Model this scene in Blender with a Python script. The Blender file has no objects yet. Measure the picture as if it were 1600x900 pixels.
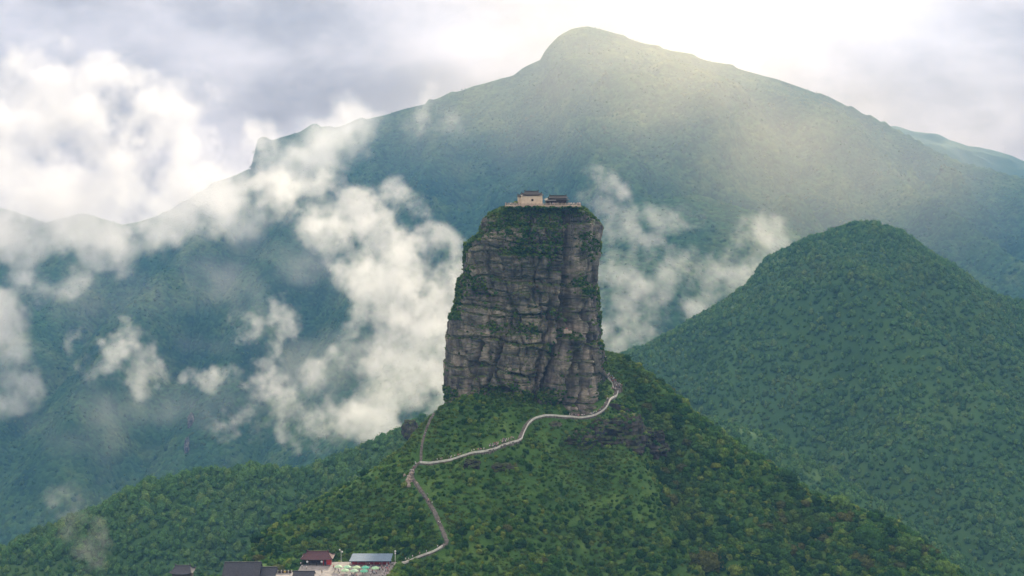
import bpy, bmesh, math, random
import numpy as np
from mathutils import Vector, Matrix

R = math.radians
random.seed(7)
scene = bpy.context.scene
COL = scene.collection

# ------------------------------------------------------------------ camera
F = 2200.0            # focal length in pixels of the 1600 px wide photograph
HOR = 300.0           # row of the horizon (level camera, lens shift)
cam_d = bpy.data.cameras.new('camera')
cam = bpy.data.objects.new('camera', cam_d)
COL.objects.link(cam)
cam.location = (0, 0, 0)
cam.rotation_euler = (R(90), 0, 0)
cam_d.sensor_width = 36.0
cam_d.lens = F / 1600.0 * 36.0
cam_d.shift_y = -(450.0 - HOR) / 1600.0
cam_d.clip_start = 1.0
cam_d.clip_end = 60000.0
scene.camera = cam

# ------------------------------------------------------------------ sun and sky
SUN_AZ, SUN_EL = R(10.0), R(24.0)          # azimuth to the east of the view axis (+Y), elevation
sun_dir = Vector((math.sin(SUN_AZ) * math.cos(SUN_EL), math.cos(SUN_AZ) * math.cos(SUN_EL), math.sin(SUN_EL)))
sd = bpy.data.lights.new('sun', 'SUN')
sd.energy = 2.7
sd.angle = R(3.0)
sd.color = (1.0, 0.85, 0.62)
sun = bpy.data.objects.new('sun', sd)
COL.objects.link(sun)
sun.rotation_euler = (-sun_dir).to_track_quat('-Z', 'Y').to_euler()

world = bpy.data.worlds.new('World')
scene.world = world
world.use_nodes = True
wt = world.node_tree
wt.nodes.clear()


def N(tree, kind, loc=None, **kw):
    n = tree.nodes.new(kind)
    for k, v in kw.items():
        setattr(n, k, v)
    return n


def inp(n, **kw):
    for k, v in kw.items():
        n.inputs[k.replace('_', ' ')].default_value = v
    return n


L = wt.links.new
sky = N(wt, 'ShaderNodeTexSky', sky_type='NISHITA', sun_disc=False)
sky.sun_elevation = SUN_EL
sky.sun_rotation = SUN_AZ
sky.dust_density = 3.0
bg_sky = N(wt, 'ShaderNodeBackground')
bg_sky.inputs['Strength'].default_value = 0.05
L(sky.outputs[0], bg_sky.inputs[0])
# overcast deck: cloud noise over the whole sphere, brighter towards the sun behind it
tc = N(wt, 'ShaderNodeTexCoord')
mp = N(wt, 'ShaderNodeMapping')
mp.inputs['Scale'].default_value = (1.0, 1.0, 1.7)
mp.inputs['Location'].default_value = (0.13, 0.4, 0.05)
L(tc.outputs['Generated'], mp.inputs[0])
n1 = inp(N(wt, 'ShaderNodeTexNoise'), Scale=7.5, Detail=9.0, Roughness=0.58, Distortion=0.12)
L(mp.outputs[0], n1.inputs['Vector'])
r1 = N(wt, 'ShaderNodeMapRange', interpolation_type='SMOOTHSTEP')
for k, v in zip(('From Min', 'From Max', 'To Min', 'To Max'), (0.30, 0.70, 0.42, 1.16)):
    r1.inputs[k].default_value = v
L(n1.outputs[0], r1.inputs['Value'])
dot = N(wt, 'ShaderNodeVectorMath', operation='DOT_PRODUCT')
dot.inputs[1].default_value = sun_dir
L(tc.outputs['Generated'], dot.inputs[0])
cl = N(wt, 'ShaderNodeMath', operation='MAXIMUM')
cl.inputs[1].default_value = 0.0
L(dot.outputs['Value'], cl.inputs[0])


def wpow(e, col):
    p = N(wt, 'ShaderNodeMath', operation='POWER')
    p.inputs[1].default_value = e
    L(cl.outputs[0], p.inputs[0])
    v = N(wt, 'ShaderNodeVectorMath', operation='SCALE')
    v.inputs[0].default_value = col
    L(p.outputs[0], v.inputs['Scale'])
    return v


base = N(wt, 'ShaderNodeVectorMath', operation='SCALE')
base.inputs[0].default_value = (0.362, 0.316, 0.292)
sep = N(wt, 'ShaderNodeSeparateXYZ')
L(tc.outputs['Generated'], sep.inputs[0])
up = N(wt, 'ShaderNodeMath', operation='MAXIMUM')
up.inputs[1].default_value = 0.0
L(sep.outputs['Z'], up.inputs[0])
cie = N(wt, 'ShaderNodeMath', operation='MULTIPLY_ADD')      # CIE overcast sky: zenith three times the horizon
cie.inputs[1].default_value = 2.0
cie.inputs[2].default_value = 1.0
L(up.outputs[0], cie.inputs[0])
lum = N(wt, 'ShaderNodeMath', operation='MULTIPLY')
L(cie.outputs[0], lum.inputs[0])
L(r1.outputs[0], lum.inputs[1])
L(lum.outputs[0], base.inputs['Scale'])
acc = base
for e, col in ((8.0, (0.085, 0.056, 0.030)), (50.0, (0.06, 0.036, 0.012))):
    v = wpow(e, col)
    a = N(wt, 'ShaderNodeVectorMath', operation='ADD')
    L(acc.outputs[0], a.inputs[0])
    L(v.outputs[0], a.inputs[1])
    acc = a
bg_cl = N(wt, 'ShaderNodeBackground')
bg_cl.inputs['Strength'].default_value = 1.0
L(acc.outputs[0], bg_cl.inputs[0])
mixw = N(wt, 'ShaderNodeMixShader')
mixw.inputs[0].default_value = 0.94
L(bg_sky.outputs[0], mixw.inputs[1])
L(bg_cl.outputs[0], mixw.inputs[2])
wo = N(wt, 'ShaderNodeOutputWorld')
L(mixw.outputs[0], wo.inputs[0])

# ------------------------------------------------------------------ exposure and renderer
vs = scene.view_settings
vs.view_transform = 'Standard'
vs.look = 'None'
vs.exposure = 1.15
AIR_DENSITY, MIST_DENSITY, MIST_G = 0.000085, 0.000006, 0.80
vs.gamma = 1.0
vs.use_curve_mapping = False
scene.render.engine = 'CYCLES'
cy = scene.cycles
cy.max_bounces = 10
cy.diffuse_bounces = 2
cy.glossy_bounces = 1
cy.transmission_bounces = 2
cy.volume_bounces = 8
cy.transparent_max_bounces = 64
cy.volume_step_rate = 6.0
cy.volume_max_steps = 256
cy.use_denoising = True
cy.use_adaptive_sampling = True
cy.adaptive_threshold = 0.02
cy.caustics_reflective = False
cy.caustics_refractive = False


# ------------------------------------------------------------------ small helpers
def at(px, py, Y):
    return ((px - 800.0) / F * Y, float(Y), (HOR - py) / F * Y)


def tag(o, label=None, cat=None, group=None, kind=None):
    if label: o['label'] = label
    if cat: o['category'] = cat
    if group: o['group'] = group
    if kind: o['kind'] = kind
    return o


def link(o, parent=None):
    COL.objects.link(o)
    if parent is not None:
        o.parent = parent
    return o


def mesh_obj(name, verts, faces, mat=None, parent=None, smooth=False):
    me = bpy.data.meshes.new(name)
    me.from_pydata([tuple(v) for v in verts], [], faces)
    me.update()
    if mat is not None:
        for m in (mat if isinstance(mat, (list, tuple)) else [mat]):
            me.materials.append(m)
    if smooth:
        me.polygons.foreach_set('use_smooth', [True] * len(me.polygons))
    return link(bpy.data.objects.new(name, me), parent)


def empty(name, loc=(0, 0, 0), rz=0.0, parent=None):
    o = bpy.data.objects.new(name, None)
    o.location = loc
    o.rotation_euler = (0, 0, rz)
    return link(o, parent)


def grid_mesh(name, P, mat, parent=None, smooth=True, wrap=False):
    """P: (nv, nu, 3) array of points -> one quad mesh."""
    nv, nu = P.shape[:2]
    me = bpy.data.meshes.new(name)
    v = P.reshape(-1, 3).astype(np.float32)
    i = np.arange(nv * nu).reshape(nv, nu)
    if wrap:
        j = np.roll(i, -1, axis=1)
        q = np.stack([i[:-1], j[:-1], j[1:], i[1:]], -1).reshape(-1, 4)
    else:
        q = np.stack([i[:-1, :-1], i[:-1, 1:], i[1:, 1:], i[1:, :-1]], -1).reshape(-1, 4)
    me.vertices.add(len(v))
    me.vertices.foreach_set('co', v.ravel())
    me.loops.add(q.size)
    me.loops.foreach_set('vertex_index', q.ravel().astype(np.int32))
    me.polygons.add(len(q))
    me.polygons.foreach_set('loop_start', np.arange(0, q.size, 4, dtype=np.int32))
    me.polygons.foreach_set('use_smooth', np.full(len(q), smooth))
    me.update(calc_edges=True)
    me.materials.append(mat)
    return link(bpy.data.objects.new(name, me), parent)


class MB:
    """Collects boxes, bars, sheets and lathes into one mesh."""
    def __init__(self):
        self.v, self.f, self.m = [], [], []

    def add(self, vs, fs, mi=0):
        b = len(self.v)
        self.v += [tuple(p) for p in vs]
        self.f += [tuple(b + i for i in f) for f in fs]
        self.m += [mi] * len(fs)
        return self

    def box(self, x0, x1, y0, y1, z0, z1, mi=0):
        vs = [(x, y, z) for z in (z0, z1) for y in (y0, y1) for x in (x0, x1)]
        return self.add(vs, [(0, 2, 3, 1), (4, 5, 7, 6), (0, 1, 5, 4), (2, 6, 7, 3), (0, 4, 6, 2), (1, 3, 7, 5)], mi)

    def bar(self, p, q, w, h, mi=0, up=(0, 0, 1)):
        p, q = Vector(p), Vector(q)
        d = (q - p).normalized()
        u = Vector(up)
        s = d.cross(u)
        if s.length < 1e-4:
            s = d.cross(Vector((1, 0, 0)))
        s.normalize()
        u = s.cross(d)
        vs = []
        for c in (p, q):
            for a, b in ((-1, -1), (1, -1), (1, 1), (-1, 1)):
                vs.append(c + s * a * w / 2 + u * b * h / 2)
        return self.add(vs, [(0, 1, 2, 3), (7, 6, 5, 4), (0, 4, 5, 1), (1, 5, 6, 2), (2, 6, 7, 3), (3, 7, 4, 0)], mi)

    def lathe(self, prof, n, c=(0, 0, 0), mi=0, wob=None):
        vs, fs = [], []
        for k, (r, z) in enumerate(prof):
            for i in range(n):
                a = 2 * math.pi * i / n
                rr = r * (wob(i, k) if wob else 1)
                vs.append((c[0] + rr * math.cos(a), c[1] + rr * math.sin(a), c[2] + z))
        for k in range(len(prof) - 1):
            for i in range(n):
                j = (i + 1) % n
                fs.append((k * n + i, k * n + j, (k + 1) * n + j, (k + 1) * n + i))
        fs.append(tuple(range(n))[::-1])
        fs.append(tuple((len(prof) - 1) * n + i for i in range(n)))
        return self.add(vs, fs, mi)

    def build(self, name, mat, parent=None, smooth=False):
        o = mesh_obj(name, self.v, self.f, mat, parent, smooth)
        if any(self.m):
            o.data.polygons.foreach_set('material_index', self.m)
        return o


# ------------------------------------------------------------------ numpy gradient noise
_rng = np.random.RandomState(11)
_perm = np.concatenate([_rng.permutation(256)] * 3).astype(np.int32)
_g3 = _rng.normal(size=(256, 3))
_g3 /= np.linalg.norm(_g3, axis=1)[:, None]
_gx, _gy, _gz = (np.ascontiguousarray(_g3[:, i]).astype(np.float32) for i in range(3))


def perlin(x, y, z=0.0):
    x, y, z = np.broadcast_arrays(np.asarray(x, np.float32), np.asarray(y, np.float32), np.asarray(z, np.float32))
    xi, yi, zi = np.floor(x), np.floor(y), np.floor(z)
    xf, yf, zf = x - xi, y - yi, z - zi
    xi, yi, zi = xi.astype(np.int32) & 255, yi.astype(np.int32) & 255, zi.astype(np.int32) & 255
    fade = lambda t: t * t * t * (t * (t * 6 - 15) + 10)
    u, v, w = fade(xf), fade(yf), fade(zf)
    def g(i, j, k):
        h = _perm[_perm[_perm[(xi + i) & 255] + ((yi + j) & 255)] + ((zi + k) & 255)]
        return _gx[h] * (xf - i) + _gy[h] * (yf - j) + _gz[h] * (zf - k)
    lerp = lambda a, b, t: a + (b - a) * t
    x00 = lerp(g(0, 0, 0), g(1, 0, 0), u); x10 = lerp(g(0, 1, 0), g(1, 1, 0), u)
    x01 = lerp(g(0, 0, 1), g(1, 0, 1), u); x11 = lerp(g(0, 1, 1), g(1, 1, 1), u)
    return lerp(lerp(x00, x10, v), lerp(x01, x11, v), w) * 1.6


def fbm(x, y, z=0.0, oct=5, gain=0.5, lac=2.03):
    s, a, t = 0.0, 1.0, 0.0
    for i in range(oct):
        s = s + a * perlin(np.asarray(x) * lac**i + 17.3 * i, np.asarray(y) * lac**i - 9.1 * i, np.asarray(z) * lac**i + 3.7 * i)
        t += a; a *= gain
    return s / t * 1.5


def ridged(x, y, z=0.0, oct=4, gain=0.5):
    s, a, t = 0.0, 1.0, 0.0
    for i in range(oct):
        n = 1 - np.abs(perlin(np.asarray(x) * 2.0**i + 31.7 * i, np.asarray(y) * 2.0**i + 5.3 * i, np.asarray(z) * 2.0**i))
        s = s + a * n * n; t += a; a *= gain
    return s / t


def hash01(i, j=0, k=0):
    i, j, k = np.broadcast_arrays(i, j, k)
    s = np.sin(i * 127.1 + j * 311.7 + k * 74.7) * 43758.5453
    return s - np.floor(s)


def smooth01(t):
    t = np.clip(t, 0, 1)
    return t * t * (3 - 2 * t)


# ------------------------------------------------------------------ materials
def mat_new(name):
    m = bpy.data.materials.new(name)
    m.use_nodes = True
    m.node_tree.nodes.clear()
    return m, m.node_tree


def ramp(t, stops, interp='LINEAR'):
    r = N(t, 'ShaderNodeValToRGB')
    r.color_ramp.interpolation = interp
    e = r.color_ramp.elements
    while len(e) < len(stops):
        e.new(0.5)
    for el, (p, c) in zip(e, stops):
        el.position = p
        el.color = (*c, 1)
    return r


def simple_mat(name, col, rough=0.8, var=0.18, scale=3.0, metal=0.0, bump=0.0):
    """Procedural paint / stone / cloth: a colour with uneven wear."""
    m, t = mat_new(name)
    g = N(t, 'ShaderNodeTexCoord')
    n = inp(N(t, 'ShaderNodeTexNoise'), Scale=scale, Detail=5.0, Roughness=0.6)
    t.links.new(g.outputs['Object'], n.inputs['Vector'])
    lo = tuple(c * (1 - var) for c in col)
    hi = tuple(min(1, c * (1 + var)) for c in col)
    r = ramp(t, [(0.3, lo), (0.7, hi)])
    t.links.new(n.outputs[0], r.inputs[0])
    p = inp(N(t, 'ShaderNodeBsdfPrincipled'), Roughness=rough, Metallic=metal)
    t.links.new(r.outputs[0], p.inputs['Base Color'])
    if bump:
        b = inp(N(t, 'ShaderNodeBump'), Strength=bump, Distance=0.1)
        t.links.new(n.outputs[0], b.inputs['Height'])
        t.links.new(b.outputs[0], p.inputs['Normal'])
    o = N(t, 'ShaderNodeOutputMaterial')
    t.links.new(p.outputs[0], o.inputs[0])
    return m


def foliage_mat(name, stops, patch=0.006, patch_col=(0.085, 0.07, 0.03), patch_amt=0.35):
    """Leaves: a hue per plant, slow drift of hue over the slope, light through the leaf."""
    m, t = mat_new(name)
    li = t.links.new
    oi = N(t, 'ShaderNodeObjectInfo')
    r = ramp(t, stops)
    li(oi.outputs['Random'], r.inputs[0])
    ge = N(t, 'ShaderNodeNewGeometry')
    n = inp(N(t, 'ShaderNodeTexNoise'), Scale=patch, Detail=5.0, Roughness=0.6)
    li(ge.outputs['Position'], n.inputs['Vector'])
    mr = N(t, 'ShaderNodeMapRange')
    for k, v in zip(('From Min', 'From Max', 'To Min', 'To Max'), (0.52, 0.72, 0.0, patch_amt)):
        mr.inputs[k].default_value = v
    li(n.outputs[0], mr.inputs['Value'])
    mx = N(t, 'ShaderNodeMix', data_type='RGBA')
    li(mr.outputs[0], mx.inputs['Factor'])
    li(r.outputs[0], mx.inputs['A'])
    mx.inputs['B'].default_value = (*patch_col, 1)
    n2 = inp(N(t, 'ShaderNodeTexNoise'), Scale=0.9, Detail=3.0)
    li(ge.outputs['Position'], n2.inputs['Vector'])
    mr2 = N(t, 'ShaderNodeMapRange')
    for k, v in zip(('From Min', 'From Max', 'To Min', 'To Max'), (0.3, 0.7, 0.6, 1.4)):
        mr2.inputs[k].default_value = v
    li(n2.outputs[0], mr2.inputs['Value'])
    sc = N(t, 'ShaderNodeVectorMath', operation='SCALE')
    li(mx.outputs['Result'], sc.inputs[0])
    li(mr2.outputs[0], sc.inputs['Scale'])
    d = N(t, 'ShaderNodeBsdfDiffuse')
    tr = N(t, 'ShaderNodeBsdfTranslucent')
    li(sc.outputs[0], d.inputs[0])
    li(sc.outputs[0], tr.inputs[0])
    ms = N(t, 'ShaderNodeMixShader')
    ms.inputs[0].default_value = 0.3
    li(d.outputs[0], ms.inputs[1])
    li(tr.outputs[0], ms.inputs[2])
    o = N(t, 'ShaderNodeOutputMaterial')
    li(ms.outputs[0], o.inputs[0])
    return m


def ground_mat(name, a, b, c, scale=0.05):
    m, t = mat_new(name)
    li = t.links.new
    ge = N(t, 'ShaderNodeNewGeometry')
    n = inp(N(t, 'ShaderNodeTexNoise'), Scale=scale, Detail=8.0, Roughness=0.65)
    li(ge.outputs['Position'], n.inputs['Vector'])
    r = ramp(t, [(0.33, a), (0.5, b), (0.68, c)])
    li(n.outputs[0], r.inputs[0])
    n2 = inp(N(t, 'ShaderNodeTexNoise'), Scale=scale * 16, Detail=5.0, Roughness=0.7)
    li(ge.outputs['Position'], n2.inputs['Vector'])
    bp = inp(N(t, 'ShaderNodeBump'), Strength=0.9, Distance=0.6)
    li(n2.outputs[0], bp.inputs['Height'])
    p = inp(N(t, 'ShaderNodeBsdfPrincipled'), Roughness=0.95)
    p.inputs['Specular IOR Level'].default_value = 0.1
    li(r.outputs[0], p.inputs['Base Color'])
    li(bp.outputs[0], p.inputs['Normal'])
    o = N(t, 'ShaderNodeOutputMaterial')
    li(p.outputs[0], o.inputs[0])
    return m


def canopy_mat(name, a, b, c):
    """Far forest seen as one skin: crown-sized relief, slow drift between kinds of forest."""
    m, t = mat_new(name)
    li = t.links.new
    ge = N(t, 'ShaderNodeNewGeometry')
    n = inp(N(t, 'ShaderNodeTexNoise'), Scale=0.007, Detail=9.0, Roughness=0.68)
    li(ge.outputs['Position'], n.inputs['Vector'])
    r = ramp(t, [(0.34, a), (0.5, b), (0.66, c)])
    li(n.outputs[0], r.inputs[0])
    vo = N(t, 'ShaderNodeTexVoronoi')
    vo.inputs['Scale'].default_value = 0.14
    vo.inputs['Randomness'].default_value = 1.0
    li(ge.outputs['Position'], vo.inputs['Vector'])
    hs = N(t, 'ShaderNodeMapRange')
    for k, v in zip(('From Min', 'From Max', 'To Min', 'To Max'), (0.0, 1.0, 0.72, 1.28)):
        hs.inputs[k].default_value = v
    sx = N(t, 'ShaderNodeSeparateColor')
    li(vo.outputs['Color'], sx.inputs[0])
    li(sx.outputs[0], hs.inputs['Value'])
    sc = N(t, 'ShaderNodeVectorMath', operation='SCALE')
    li(r.outputs[0], sc.inputs[0])
    li(hs.outputs[0], sc.inputs['Scale'])
    inv = N(t, 'ShaderNodeMath', operation='SUBTRACT')
    inv.inputs[0].default_value = 1.0
    li(vo.outputs['Distance'], inv.inputs[1])
    n2 = inp(N(t, 'ShaderNodeTexNoise'), Scale=0.05, Detail=6.0, Roughness=0.7)
    li(ge.outputs['Position'], n2.inputs['Vector'])
    ad = N(t, 'ShaderNodeMath', operation='MULTIPLY_ADD')
    ad.inputs[1].default_value = 2.0
    li(n2.outputs[0], ad.inputs[0])
    li(inv.outputs[0], ad.inputs[2])
    bp = inp(N(t, 'ShaderNodeBump'), Strength=0.55, Distance=4.5)
    li(ad.outputs[0], bp.inputs['Height'])
    d = N(t, 'ShaderNodeBsdfDiffuse')
    li(sc.outputs[0], d.inputs[0])
    li(bp.outputs[0], d.inputs['Normal'])
    o = N(t, 'ShaderNodeOutputMaterial')
    li(d.outputs[0], o.inputs[0])
    return m


def rock_mat(name, moss=True, tint=1.0):
    """Bedded sandstone / slate: grey, brown and pink beds, lichen, dark water streaks, moss on what faces up."""
    m, t = mat_new(name)
    li = t.links.new
    ge = N(t, 'ShaderNodeNewGeometry')
    mp = N(t, 'ShaderNodeMapping')
    mp.inputs['Scale'].default_value = (0.06, 0.06, 0.26)
    li(ge.outputs['Position'], mp.inputs[0])
    n = inp(N(t, 'ShaderNodeTexNoise'), Scale=1.0, Detail=8.0, Roughness=0.68, Distortion=0.3)
    li(mp.outputs[0], n.inputs['Vector'])
    k = tint
    r = ramp(t, [(0.26, (0.050 * k, 0.050 * k, 0.052 * k)), (0.42, (0.105 * k, 0.098 * k, 0.092 * k)),
                 (0.54, (0.150 * k, 0.138 * k, 0.124 * k)), (0.64, (0.215 * k, 0.190 * k, 0.165 * k)),
                 (0.78, (0.31 * k, 0.265 * k, 0.225 * k))])
    li(n.outputs[0], r.inputs[0])
    # lichen and weathering blotches
    n2 = inp(N(t, 'ShaderNodeTexNoise'), Scale=0.11, Detail=7.0, Roughness=0.62)
    li(ge.outputs['Position'], n2.inputs['Vector'])
    r2 = ramp(t, [(0.36, (0.40, 0.39, 0.40)), (0.5, (0.90, 0.87, 0.82)), (0.66, (1.60, 1.46, 1.28))])
    li(n2.outputs[0], r2.inputs[0])
    mu = N(t, 'ShaderNodeMix', data_type='RGBA', blend_type='MULTIPLY')
    mu.inputs['Factor'].default_value = 1.0
    li(r.outputs[0], mu.inputs['A'])
    li(r2.outputs[0], mu.inputs['B'])
    # dark streaks running down
    mp3 = N(t, 'ShaderNodeMapping')
    mp3.inputs['Scale'].default_value = (0.28, 0.28, 0.03)
    li(ge.outputs['Position'], mp3.inputs[0])
    n3 = inp(N(t, 'ShaderNodeTexNoise'), Scale=1.0, Detail=6.0, Roughness=0.6)
    li(mp3.outputs[0], n3.inputs['Vector'])
    r3 = ramp(t, [(0.40, (0.42, 0.42, 0.45)), (0.56, (1, 1, 1))])
    li(n3.outputs[0], r3.inputs[0])
    mu2 = N(t, 'ShaderNodeMix', data_type='RGBA', blend_type='MULTIPLY')
    mu2.inputs['Factor'].default_value = 0.85
    li(mu.outputs['Result'], mu2.inputs['A'])
    li(r3.outputs[0], mu2.inputs['B'])
    last = mu2.outputs['Result']
    if moss:
        sx = N(t, 'ShaderNodeSeparateXYZ')
        li(ge.outputs['Normal'], sx.inputs[0])
        n4 = inp(N(t, 'ShaderNodeTexNoise'), Scale=0.07, Detail=7.0, Roughness=0.7)
        li(ge.outputs['Position'], n4.inputs['Vector'])
        ad = N(t, 'ShaderNodeMath', operation='MULTIPLY_ADD')
        ad.inputs[1].default_value = 0.55
        li(sx.outputs['Z'], ad.inputs[0])
        li(n4.outputs[0], ad.inputs[2])
        mr = N(t, 'ShaderNodeMapRange')
        for kk, v in zip(('From Min', 'From Max', 'To Min', 'To Max'), (0.70, 0.88, 0.0, 0.9)):
            mr.inputs[kk].default_value = v
        li(ad.outputs[0], mr.inputs['Value'])
        n5 = inp(N(t, 'ShaderNodeTexNoise'), Scale=0.5, Detail=5.0)
        li(ge.outputs['Position'], n5.inputs['Vector'])
        r5 = ramp(t, [(0.35, (0.030, 0.045, 0.014)), (0.65, (0.085, 0.125, 0.030))])
        li(n5.outputs[0], r5.inputs[0])
        mx = N(t, 'ShaderNodeMix', data_type='RGBA')
        li(mr.outputs[0], mx.inputs['Factor'])
        li(last, mx.inputs['A'])
        li(r5.outputs[0], mx.inputs['B'])
        last = mx.outputs['Result']
    nb = inp(N(t, 'ShaderNodeTexNoise'), Scale=1.0, Detail=8.0, Roughness=0.7)
    mpb = N(t, 'ShaderNodeMapping')
    mpb.inputs['Scale'].default_value = (0.5, 0.5, 2.2)
    li(ge.outputs['Position'], mpb.inputs[0])
    li(mpb.outputs[0], nb.inputs['Vector'])
    bp = inp(N(t, 'ShaderNodeBump'), Strength=0.8, Distance=0.5)
    li(nb.outputs[0], bp.inputs['Height'])
    p = inp(N(t, 'ShaderNodeBsdfPrincipled'), Roughness=0.92)
    p.inputs['Specular IOR Level'].default_value = 0.2
    li(last, p.inputs['Base Color'])
    li(bp.outputs[0], p.inputs['Normal'])
    o = N(t, 'ShaderNodeOutputMaterial')
    li(p.outputs[0], o.inputs[0])
    return m


GREENS = [(0.0, (0.030, 0.086, 0.025)), (0.3, (0.055, 0.144, 0.034)), (0.6, (0.098, 0.201, 0.041)),
          (0.85, (0.149, 0.247, 0.051)), (1.0, (0.230, 0.299, 0.063))]
M = {}
M['leaf'] = foliage_mat('foliage', GREENS, 0.03, (0.135, 0.150, 0.042), 0.3)
M['leaf_far'] = foliage_mat('far_foliage', [(0.0, (0.060, 0.140, 0.048)), (0.45, (0.086, 0.188, 0.058)), (0.8, (0.115, 0.220, 0.064)), (1.0, (0.150, 0.238, 0.068))],
                            0.011, (0.150, 0.180, 0.056), 0.5)
M['leaf_mountain'] = foliage_mat('mountain_foliage', [(0.0, (0.050, 0.115, 0.042)), (1.0, (0.085, 0.165, 0.050))], 0.006, (0.150, 0.160, 0.055), 0.6)
M['bark'] = simple_mat('bark', (0.09, 0.065, 0.045), 0.9)
M['ground'] = ground_mat('hill_grass', (0.032, 0.074, 0.022), (0.060, 0.134, 0.030), (0.127, 0.210, 0.048))
M['ground_far'] = ground_mat('forest_floor', (0.040, 0.094, 0.036), (0.058, 0.128, 0.042), (0.088, 0.156, 0.050), 0.01)
M['ground_mountain'] = canopy_mat('mountain_canopy', (0.028, 0.072, 0.030), (0.054, 0.116, 0.040), (0.108, 0.162, 0.048))
M['rock'] = rock_mat('bedded_rock', True, 2.0)
M['rock_dark'] = rock_mat('dark_rock', True, 0.85)

# ------------------------------------------------------------------ terrain as height functions
def crest_from(pts):
    """pts: (px, row, Y) along a skyline -> arrays x, y, z sorted by x."""
    a = np.array([at(*p) for p in pts])
    return a[np.argsort(a[:, 0])]


def smax(a, b, k):
    h = np.clip(0.5 + 0.5 * (a - b) / k, 0, 1)
    return b + (a - b) * h + k * h * (1 - h)


FG = crest_from([(150, 1000, 640), (300, 950, 640), (372, 905, 645), (388, 866, 650), (402, 843, 655), (450, 809, 665), (500, 779, 672),
                 (560, 748, 680), (630, 700, 690), (660, 664, 697), (690, 636, 702), (740, 616, 706), (800, 618, 706), (860, 632, 706),
                 (900, 612, 728), (942, 549, 760), (975, 556, 760), (1000, 573, 755), (1050, 614, 745), (1100, 658, 735), (1150, 693, 725),
                 (1220, 739, 715), (1265, 771, 705), (1330, 793, 700), (1400, 819, 690), (1440, 852, 680), (1490, 893, 670),
                 (1570, 960, 660), (1800, 1150, 650)])
PLAZA_Z = -159.5


def path_dist(x, y, pts):
    d = np.full(np.shape(x), 1e9)
    for (x0, y0), (x1, y1) in zip(pts[:-1], pts[1:]):
        dx, dy = x1 - x0, y1 - y0
        t = np.clip(((x - x0) * dx + (y - y0) * dy) / (dx * dx + dy * dy + 1e-9), 0, 1)
        d = np.minimum(d, np.hypot(x - x0 - t * dx, y - y0 - t * dy))
    return d


def z_fg(x, y):
    x, y = np.broadcast_arrays(np.asarray(x, float), np.asarray(y, float))
    yc = np.interp(x, FG[:, 0], FG[:, 1])
    zc = np.interp(x, FG[:, 0], FG[:, 2])
    d = yc - y
    front, back = np.maximum(d, 0), np.maximum(-d, 0)
    w = 9.0
    z = zc - 0.64 * (np.sqrt(front**2 + w * w) - w) - 0.75 * (np.sqrt(back**2 + 36) - 6)
    ease = smooth01(np.abs(d) / 45.0)
    z = z + ease * (6.0 * fbm(x / 60.0, y / 75.0, 1.3, 4) + 6.5 * (ridged(x / 38.0, y / 85.0, 0.4, 3) - 0.5))
    z = z + 0.5 * fbm(x / 9.0, y / 9.0, 4.0, 3)
    # gully between the front spur and the eastern flank, seen past the foot of the rock
    gx = 80.0 + (690.0 - y) * 0.22
    fall = smooth01((d - 8) / 30.0)
    z = z - fall * 13.0 * np.exp(-((x - gx) / 17.0) ** 2)
    z = z + fall * 5.0 * np.exp(-((x - gx + 27.0) / 15.0) ** 2)
    gx2 = 118.0 + (690.0 - y) * 0.30
    z = z - fall * 8.0 * np.exp(-((x - gx2 - 14) / 12.0) ** 2)
    # levelled terrace for the plaza, a lower yard to the west of it
    dd = np.maximum(np.abs(x + 97.0) - 49.0, 0) ** 2 + np.maximum(np.abs(y - 592.0) - 14.0, 0) ** 2
    k = 1 - smooth01(np.sqrt(dd) / 14.0)
    pz = PLAZA_Z - 7.0 * smooth01((-107.0 - x) / 5.0)
    return z * (1 - k) + pz * k


LR = crest_from([(-500, 960, 900), (-200, 905, 930), (0, 862, 960), (70, 828, 975), (150, 800, 985), (220, 760, 1000), (300, 746, 1010), (400, 736, 1020),
                 (470, 744, 1030), (520, 724, 1040), (600, 690, 1050), (650, 664, 1060), (720, 640, 1070), (800, 660, 1080), (900, 760, 1080)])


def ridge_z(C, x, y, sf, sb, w):
    yc = np.interp(x, C[:, 0], C[:, 1])
    zc = np.interp(x, C[:, 0], C[:, 2])
    d = yc - y
    f, b = np.maximum(d, 0), np.maximum(-d, 0)
    return zc - sf * (np.sqrt(f**2 + w * w) - w) - sb * (np.sqrt(b**2 + w * w) - w), d


def z_lr(x, y):
    z, d = ridge_z(LR, x, y, 0.52, 0.6, 25.0)
    e = smooth01(np.abs(d) / 70.0)
    return z + e * (16 * fbm(x / 110.0, y / 130.0, 7.1, 4) + 12 * (ridged(x / 75.0 + y / 160.0, y / 160.0, 2.2, 3) - 0.5)) + 2 * fbm(x / 22.0, y / 22.0, 1, 2)


DM = crest_from([(300, 1200, 1440), (600, 760, 1440), (700, 660, 1440), (850, 600, 1450), (930, 572, 1460), (1010, 545, 1470), (1100, 492, 1480), (1170, 447, 1490), (1205, 404, 1500), (1280, 366, 1500),
                 (1330, 353, 1500), (1360, 350, 1500), (1400, 361, 1500), (1450, 393, 1490), (1520, 443, 1480), (1570, 468, 1475), (1620, 478, 1470),
                 (1720, 500, 1460), (1900, 560, 1450), (2200, 640, 1440)])
SP = crest_from([(300, 1400, 1190), (700, 900, 1190), (800, 720, 1190), (900, 650, 1190), (1020, 632, 1170), (1100, 652, 1140), (1200, 682, 1100), (1300, 742, 1060), (1400, 802, 1020), (1500, 872, 985),
                 (1620, 950, 950), (1800, 1060, 930)])


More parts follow.
